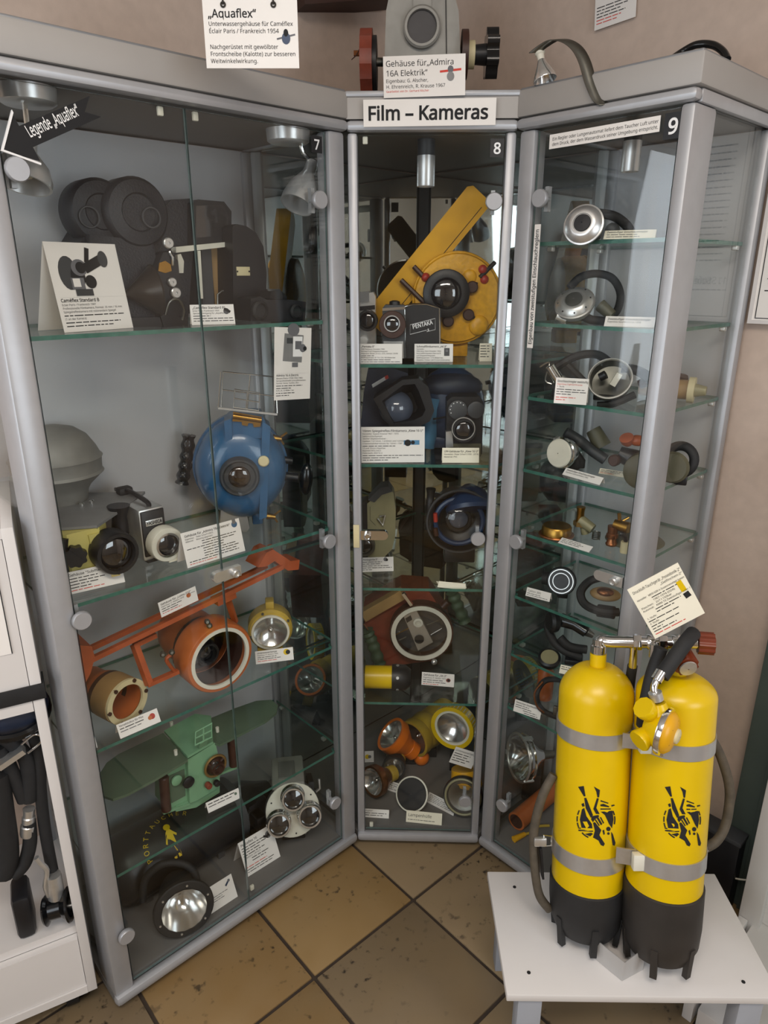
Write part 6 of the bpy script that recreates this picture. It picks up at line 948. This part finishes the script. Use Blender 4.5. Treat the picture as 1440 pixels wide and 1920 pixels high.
b = B(); b.add([(0, 0, .0006), (-.040, .048, .0006), (-.040, .048, h2), (0, 0, h2)], [[0, 1, 2, 3]]); b.add([(0, .001, .0006), (-.039, .049, .0006), (-.039, .049, h2), (0, .001, h2)], [[0, 1, 2, 3]]); mk('flap', b, 'paper_grey', t, flat=True)
# ------------------------------------------------------------------ on top of the cabinets
it = It('underwater_camera', 'grey cast camera housing with red wheel standing on top of the corner cabinet', 'camera', 8, 790, 165, v=.11, z=ZC+.0005); P = it.p; s = it.s
zt = .30; pr_ = [(P(718, 170, 0).x, 0), (P(724, 20, 0).x, P(724, 20, 0).z), (P(742, -60, 0).x, .24), (P(835, -60, 0).x, .24), (P(860, 20, 0).x, P(860, 20, 0).z), (P(868, 170, 0).x, 0)]
bd = it.add('body', B().prism(pr_, (0, 0, 0), X_, Z_, Vc((0, .12, 0))), 'cast_grey'); it.add('back_flange', B().prism([(x*1.03, zz) for x, zz in pr_], (0, .07, 0), X_, Z_, Vc((0, .02, 0))), 'cast_grey'); it.add('joint', B().bar(P(838, 170, -.001), P(836, 0, -.001), .0015, .003, up=(0, 1, 0)), 'ink', bd)
pc = P(791, 52, -.002); it.add('port_ring', B().lathe(pc+Vc((0, .002, 0)), FRONT, [(34*s, 0), (34*s, .01), (31*s, .013), (27*s, .013), (26*s, .008)], 36, cap=False), 'cast_grey', bd); it.add('port_glass', B().lathe(pc+Vc((0, -.002, 0)), FRONT, [(27*s, 0), (27*s, .002)], 30), 'port_dark', bd); it.add('rib', B().prism([(-.018, 0), (.018, 0), (.014, .1), (-.014, .1)], pc+Vc((0, .006, 30*s)), X_, Z_, Vc((0, -.008, 0))), 'cast_grey', bd)
wx = P(690, 116, 0); it.add('axle', B().cyl(wx, Vc((P(724, 108, 0).x, 0, wx.z+.004))+Vc((0, .02, 0)), .008, n=14), 'steel_dark')
n = 30; pts = [(56*s*(1+.03*(-1)**i)*cos(2*pi*i/n), 56*s*(1+.03*(-1)**i)*sin(2*pi*i/n)) for i in range(n)]; gw = it.add('gear_wheel', B().prism(pts, Vc((P(676, 116, 0).x, .02, wx.z)), Vc((0, 1, 0)), Z_, X_*(22*s)), 'red_brown'); it.add('wheel_rim', B().cyl(Vc((P(698, 116, 0).x, .02, wx.z)), Vc((P(706, 116, 0).x, .02, wx.z)), 46*s, n=28), 'black', gw); it.add('wheel_bolt', B().cyl(Vc((P(662, 90, 0).x, .02, wx.z+.02)), Vc((P(678, 90, 0).x, .02, wx.z+.02)), 5*s, n=8), 'copper', gw); it.add('wire', B().tube([P(674, 92, .01), P(668, 104, .01), P(659, 112, .01)], 1*s, 6), 'brown', gw)
kx = P(905, 97, 0); it.add('bearing', B().cyl(Vc((P(866, 97, 0).x, .02, kx.z)), Vc((P(878, 97, 0).x, .02, kx.z)), 40*s, n=26), 'brown'); it.add('washer', B().cyl(Vc((P(876, 97, 0).x, .02, kx.z)), Vc((P(891, 97, 0).x, .02, kx.z)), 23*s, n=24), 'ivory'); it.add('shaft', B().cyl(Vc((P(890, 97, 0).x, .02, kx.z)), Vc((P(914, 97, 0).x, .02, kx.z)), 16*s, 18*s, 20), 'black')
n = 7; pts = [(38*s*(1+.12*cos(n*2*pi*i/56))*cos(2*pi*i/56), 38*s*(1+.12*cos(n*2*pi*i/56))*sin(2*pi*i/56)) for i in range(56)]; it.add('star_knob', B().prism(pts, Vc((P(912, 97, 0).x, .02, kx.z)), Vc((0, 1, 0)), Z_, X_*(22*s)), 'black_gloss')
sheet('info_card', 'white card reading Gehäuse für Admira 16A Elektrik on top of the corner cabinet', 'card', 8, -.0115, (718, 106), (873, 100), 184, [('Gehäuse für„Admira', .19, 'k', .0), ('16A Elektrik“', .19, 'k', .0), ('Eigenbau: G. Alscher,', .115), ('H. Ehrenreich, R. Krause 1967', .115), ('Gearbeitet von Dr. Gerhard Alscher', .07, 'r')], [('r', .82, .61, .13, .012, 'ink_red', 4), ('d', .82, .64, .035, .04, 'ink_grey'), ('d', .82, .47, .045, .05, 'grey_mid')], group='printed info cards', mx=.03)
t, ex, ey, w_, h = sheet('sign', 'large white sign reading Film – Kameras', 'sign', 8, -.0165, (681, 187), (931, 183), 238, [], th=.002)
g = B(); write(g, 'Film – Kameras', Vc((w_*.03, 0, 0))+ex*0+ey*(h*.24)+FRONT*.0006, ex, ey, h*.72, .022, w_*.94); mk('lettering', g, 'ink', t, flat=True)
t, ex, ey, w_, h = sheet('hanging_sign', 'white card reading Aquaflex hanging on two strings', 'sign', 0, 1.17, (377, -22), (556, -22), 128, [('', .13), ('„Aquaflex“', .14, 'k', .012), ('Unterwassergehäuse für Caméflex', .074), ('Éclair Paris / Frankreich 1954', .074), ('', .09), ('Nachgerüstet mit gewölbter', .074), ('Frontscheibe (Kalotte) zur besseren', .074), ('Weitwinkelwirkung.', .074)], [('r', .87, .40, .10, .008, 'ink_grey', 12), ('d', .87, .38, .045, .055, 'blue_dark'), ('d', .87, .45, .025, .035, 'ink')])
for fx in (.22, .75): mk('string', B().tube([ex*(w_*fx)+ey*(h*.80)+FRONT*.001, ex*(w_*fx)+ey*(h*.92)+FRONT*.002, ex*(w_*fx)+ey*h+Vc((0, .0, .02)), ex*(w_*fx)+Vc((0, 0, 2.5-t.location.z))], .0012, 6), 'string', t); mk('eyelet', B().torus(ex*(w_*fx)+ey*(h*.80)+FRONT*.001, FRONT, .003, .0012, 14, 6), 'string', t)
# arrow sign
ar = [(4, 282), (22, 212), (36, 236), (168, 180), (159, 210), (190, 219), (62, 276), (76, 303)]
q0 = PV(7, 90, 245, -.014); t = thing('arrow_sign', 'black arrow sign reading Legende Aquaflex on the left cabinet door', 'sign', W(7, *q0), FR[7][1]); pp = [PV(7, *p, -.014)-q0 for p in ar]
mk('arrow', B().prism([(p.x, p.z) for p in pp], (0, 0, 0), X_, Z_, Vc((0, .004, 0)), 0, 1), ['ink', 'ink_white'], t, flat=True); pw = [PV(7, *p, -.012)-q0 for p in [(1, 283), (21, 206), (24, 212), (6, 281), (76, 306), (76, 310)]]
mk('white_edge', B().prism([(p.x, p.z) for p in pw], (0, -.001, 0), X_, Z_, Vc((0, .004, 0))), 'ink_white', t, flat=True)
a = PV(7, 57, 258, -.0146)-q0; e = PV(7, 152, 215, -.0146)-q0; ex = e-a; L = ex.length; ex.normalize(); ey = Vc((-ex.z, 0, ex.x)); g = B(); write(g, 'Legende „Aquaflex“', a, ex, ey, .021, .01, L); mk('lettering', g, 'ink_white', t, flat=True)
# clip lamp on cabinet 9
it = It('clip_lamp', 'halogen bulb on a bent metal strip rising from the top of cabinet 9', 'lamp', 9, 1120, 172, v=-.011, z=None); P = it.p; s = it.s
path = [P(1136, 196, 0), P(1122, 186, 0), P(1108, 155, 0), P(1096, 115, 0), P(1082, 90, 0), P(1062, 76, 0), P(1040, 74, 0), P(1018, 86, 0), P(1003, 98, 0)]; path = smooth(path, 6); b = B()
wv = Vc((.017, .012, 0)); n = len(path); b.add([q-wv/2 for q in path]+[q+wv/2 for q in path], [[i, i+1, n+i+1, n+i] for i in range(n-1)])
o = it.add('metal_strip', b, 'steel_dark'); md = o.modifiers.new('thickness', 'SOLIDIFY'); md.thickness = .0016
c0 = P(1012, 97, .008); c1 = P(1022, 150, .008); d_ = (c1-c0).normalized(); L = (c1-c0).length; it.add('lamp_socket', B().lathe(c0-d_*.006, d_, [(.009, 0), (.009, .010), (.007, .012), (.006, .022)], 16), 'offwhite'); bl = it.add('bulb_reflector', B().lathe(c0+d_*.014, d_, [(.006, 0), (.009, .008), (.016, .022), (.021, .034), (.0205, .036), (.015, .022), (.004, .010)], 26, cap=False), 'reflector'); it.add('bulb', B().cyl(c0+d_*.022, c0+d_*.04, .004, .003, 10), 'offwhite', bl)
it = It('cable', 'black cable looping over the top of cabinet 9', 'cable', 9, 1310, 105, v=.10, z=ZC+.003); P = it.p; it.add('cable', B().tube([P(1258, 112, .0), P(1278, 98, .02), P(1305, 84, .02), P(1335, 84, .02), P(1355, 96, .01), P(1364, 112, .0)], .006, 10, sm=6), 'black_gloss'); it.add('cable_clip', B().box(-.01, .01, -.01, .01, 0, .006, .001), 'black')
# papers and framed board on the right wall
sheet('wall_paper_sheet', 'sheet with small print hanging high on the right wall', 'sheet', 9, .345, (1118, -40), (1197, -72), 58, [('', .4), ('~.7', .05, 'k'), ('~.75', .05, 'k'), ('~.6', .05, 'k'), ('~.7', .05, 'k'), ('~.6', .05, 'r'), ('~.5', .05, 'r')])
a = PV(9, 1398, 606, .335); t = thing('framed_board', 'framed board with printed lines on the right wall beside cabinet 9', 'board', W(9, a.x+.003, .335, a.z), FR[9][1]); bw, bh = .30, .42
mk('sheet', B().box(.006, bw-.006, .002, .008, .006, bh-.006), 'paper', t)
for q in ((0, bw, 0, .007), (0, bw, bh-.007, bh), (0, .007, .007, bh-.007), (bw-.007, bw, .007, bh-.007)): mk('frame', B().box(q[0], q[1], -.002, .012, q[2], q[3]), 'white_lam', t)
mk('inner_line', B().box(.012, .0135, .0012, .002, .012, bh-.012), 'ink', t); mk('inner_line', B().box(.012, bw-.012, .0012, .002, .010, .0115), 'ink', t)
g = B(); write(g, '1. Stufe', (.022, .0012, .075), X_, Z_, .020, .004)
for i in range(18): dashes(g, 'b%d' % i, Vc((.04, .0014, .12+i*.0125)), X_, Z_, .007, .22)
dashes(g, 'bb', Vc((.022, .0014, .062)), X_, Z_, .006, .2); mk('lettering', g, 'ink', t, flat=True)
# ------------------------------------------------------------------ right edge: white cabinet frame and dark board
pb = PZ(9, 1383, 1740, 0); t = thing('white_cabinet', 'white framed cabinet at the lower right edge with a green glass panel', 'cabinet', W(9, pb.x, pb.y, 0), FR[9][1])
mk('post', B().box(0, .045, -.02, .02, 0, 1.15, .002), 'white_lam', t); mk('base', B().box(.03, .42, -.30, .02, 0, .05, .002), 'white_lam', t); mk('side_panel', B().box(.002, .022, -.30, -.021, 0, .06, .002), 'white_lam', t)
mk('glass_panel', B().box(.15, .158, -.28, .0, .051, .62, mi_side=1), ['shelf_glass', 'glass_edge'], t); mk('inner_back', B().box(.03, .42, .005, .02, .051, 1.15), 'white_lam', t); mk('post', B().box(.39, .42, -.30, -.27, .05, 1.15, .002), 'white_lam', t)
t = thing('dark_board', 'dark grey green board leaning on the wall behind the yellow cylinders', 'board', W(9, .50, .318, 0), FR[9][1])
mk('board', B().box(0, .36, 0, .018, 0, 1.22, .002), 'dark_green', t); mk('batten', B().box(.05, .08, -.008, 0, 0, 1.22, .001), 'dark_green', t)
q = PV(9, 1350, 1562, .27); t = thing('shade_block', 'low black block put in for the floor shadow behind the yellow cylinders', 'box', W(9, .43, .27, 0), FR[9][1]); mk('body', B().box(0, .112, 0, .045, 0, q.z-.012, .003), 'black', t); mk('block_top', B().box(-.002, .114, -.002, .047, q.z-.0118, q.z, .002), 'dark_grey', t)  # black block stands in for the shadow along the floor
it = It('wall_cable', 'thin white cable hanging low behind the white stool', 'cable', 9, 1350, 1655, v=.29); it.add('cable', B().tube([(-.03, 0, .02), (.0, -.005, .0), (.04, 0, .01), (.08, .01, .04)], .002, 6, sm=5), 'offwhite')
it.o.location = W(9, .52, .29, .10); mk('cable_drop', B().tube([(.08, .01, .04), (.10, .01, -.02), (.11, 0, -.098)], .002, 6, sm=4), 'offwhite', it.o)
# ------------------------------------------------------------------ left edge: white rolling cupboard with hanging regulator gear
HL = 1.08; t = thing('white_cupboard', 'white rolling cupboard at the left edge with open lower compartment', 'cupboard', W('L', 0, 0, 0), FR['L'][1]); Lw, Ld = .42, .36
mk('side_panel', B().box(-.018, 0, 0, Ld, .06, HL, .001), 'white_lam', t); mk('side_panel', B().box(-Lw, -Lw+.018, 0, Ld, .06, HL, .001), 'white_lam', t); mk('bottom_panel', B().box(-Lw+.018, -.018, 0, Ld, .06, .078), 'white_lam', t); mk('top_panel', B().box(-Lw+.018, -.018, .002, Ld, HL-.018, HL), 'white_lam', t); mk('back_panel', B().box(-Lw+.018, -.018, Ld-.008, Ld, .078, HL-.018), 'white_lam', t)
mk('shelf', B().box(-Lw+.018, -.018, .02, Ld-.008, .205, .223), 'white_lam', t); mk('drawer_front', B().box(-Lw+.018, -.019, .004, .02, .079, .204), 'white_lam', t)
mk('door', B().box(-Lw+.018, -.019, .001, .016, .74, HL-.019), 'white_lam', t)
for sx in (-.05, -Lw+.05):
    for y in (.05, Ld-.05): w1 = mk('caster', B().cyl((sx-.012, y, .026), (sx+.012, y, .026), .026, n=20), 'black', t); mk('caster_fork', B().box(sx-.016, sx+.016, y-.012, y+.012, .04, .0605, .002), 'steel_dark', w1)
ds_ = mk('notice', B().box(-.20, -.035, -.0008, 0, .86, HL-.04), 'paper', t); g = B()
for i in range(9): dashes(g, 'n%d' % i, Vc((-.18, -.0012, HL-.07-i*.014)), X_, Z_, .007, .12)
mk('lettering', g, 'ink_grey', ds_, flat=True); mk('notice_edge', B().box(-.0355, -.034, -.0012, 0, .86, HL-.04), 'ink', ds_)
t = thing('rubber_strap', 'wide black rubber strap slung over the edge of the white cupboard', 'strap', W('L', 0, 0, 0), FR['L'][1]); PLq = lambda px, py, y: PV('L', px, py, y)
a = PLq(96, 1293, -.004); mk('strap', B().box(-.12, .004, -.004, -.001, a.z-.014, a.z+.016, .001), 'rubber', t); mk('strap_end', B().box(.001, .004, -.001, .04, a.z-.014, a.z+.016, .0008), 'rubber', t)
t = thing('regulator_set', 'black regulator with hoses and a shiny buckle hanging in the white cupboard', 'regulator', W('L', -.2, .05, .224), FR['L'][1]); q0 = Vc((-.2, .05, .224)); PL_ = lambda px, py, y=.05: PV('L', px, py, y)-q0
mk('can', B().sphere(PL_(10, 1330, .06), .072, 24, sc=(1, .7, .75)), 'navy', t); mk('can_rim', B().torus(PL_(10, 1330, .06), Vc((.2, -.3, 1)), .068, .008, 30, 8), 'black_gloss', t)
for pts, rr_ in (([(0, 1375), (25, 1395), (48, 1420), (55, 1460), (54, 1500)], .014), ([(0, 1400), (20, 1440), (45, 1500)], .012), ([(60, 1370), (74, 1420), (76, 1480), (85, 1560), (100, 1640)], .011), ([(-5, 1450), (5, 1520), (15, 1600), (5, 1640)], .02), ([(54, 1540), (56, 1580), (45, 1620), (25, 1640)], .013)):
    mk('hose', B().tube([PL_(*p) for p in pts], rr_, 12, sm=6), 'rubber', t)
cl = mk('hose_clamp', B().bar(PL_(-2, 1436, .03), PL_(45, 1404, .03), .022, .010), 'steel', t); mk('clip_wire', B().tube([PL_(40, 1396, .028), PL_(62, 1378, .028), PL_(76, 1380, .028), PL_(76, 1392, .028), PL_(52, 1412, .028)], .002, 8, sm=4), 'chrome', cl)
mk('fitting', B().lathe(PL_(52, 1565), PL_(55, 1502)-PL_(52, 1565), [(.013, 0), (.014, .004), (.014, .022), (.012, .024), (.012, .04), (.010, .042), (.011, .058)], 20), 'steel', t)
bk = mk('buckle_chain', B().tube([PL_(68, 1608, .03), PL_(76, 1618, .03), PL_(88, 1632, .03), PL_(85, 1660, .03), PL_(92, 1680, .03)], .005, 8, sm=3), 'steel', t); mk('clamp_body', B().cyl(PL_(100, 1640, .035), PL_(106, 1680, .035), .014, .016, 14), 'steel', t)
mp = mk('mouthpiece', B().lathe(PL_(96, 1705, .03), Vc((1, -.25, .12)), [(.026, -.012), (.029, -.008), (.02, -.002), (.02, .02), (.03, .03), (.034, .033), (.032, .036), (.024, .036), (.02, .02)], 30, cap=False), 'black_gloss', t); mk('body_block', B().box(*sorted((PL_(0, 1600).x, PL_(40, 1600).x)), -.02, .05, 0.0, .10, .01), 'black', t)
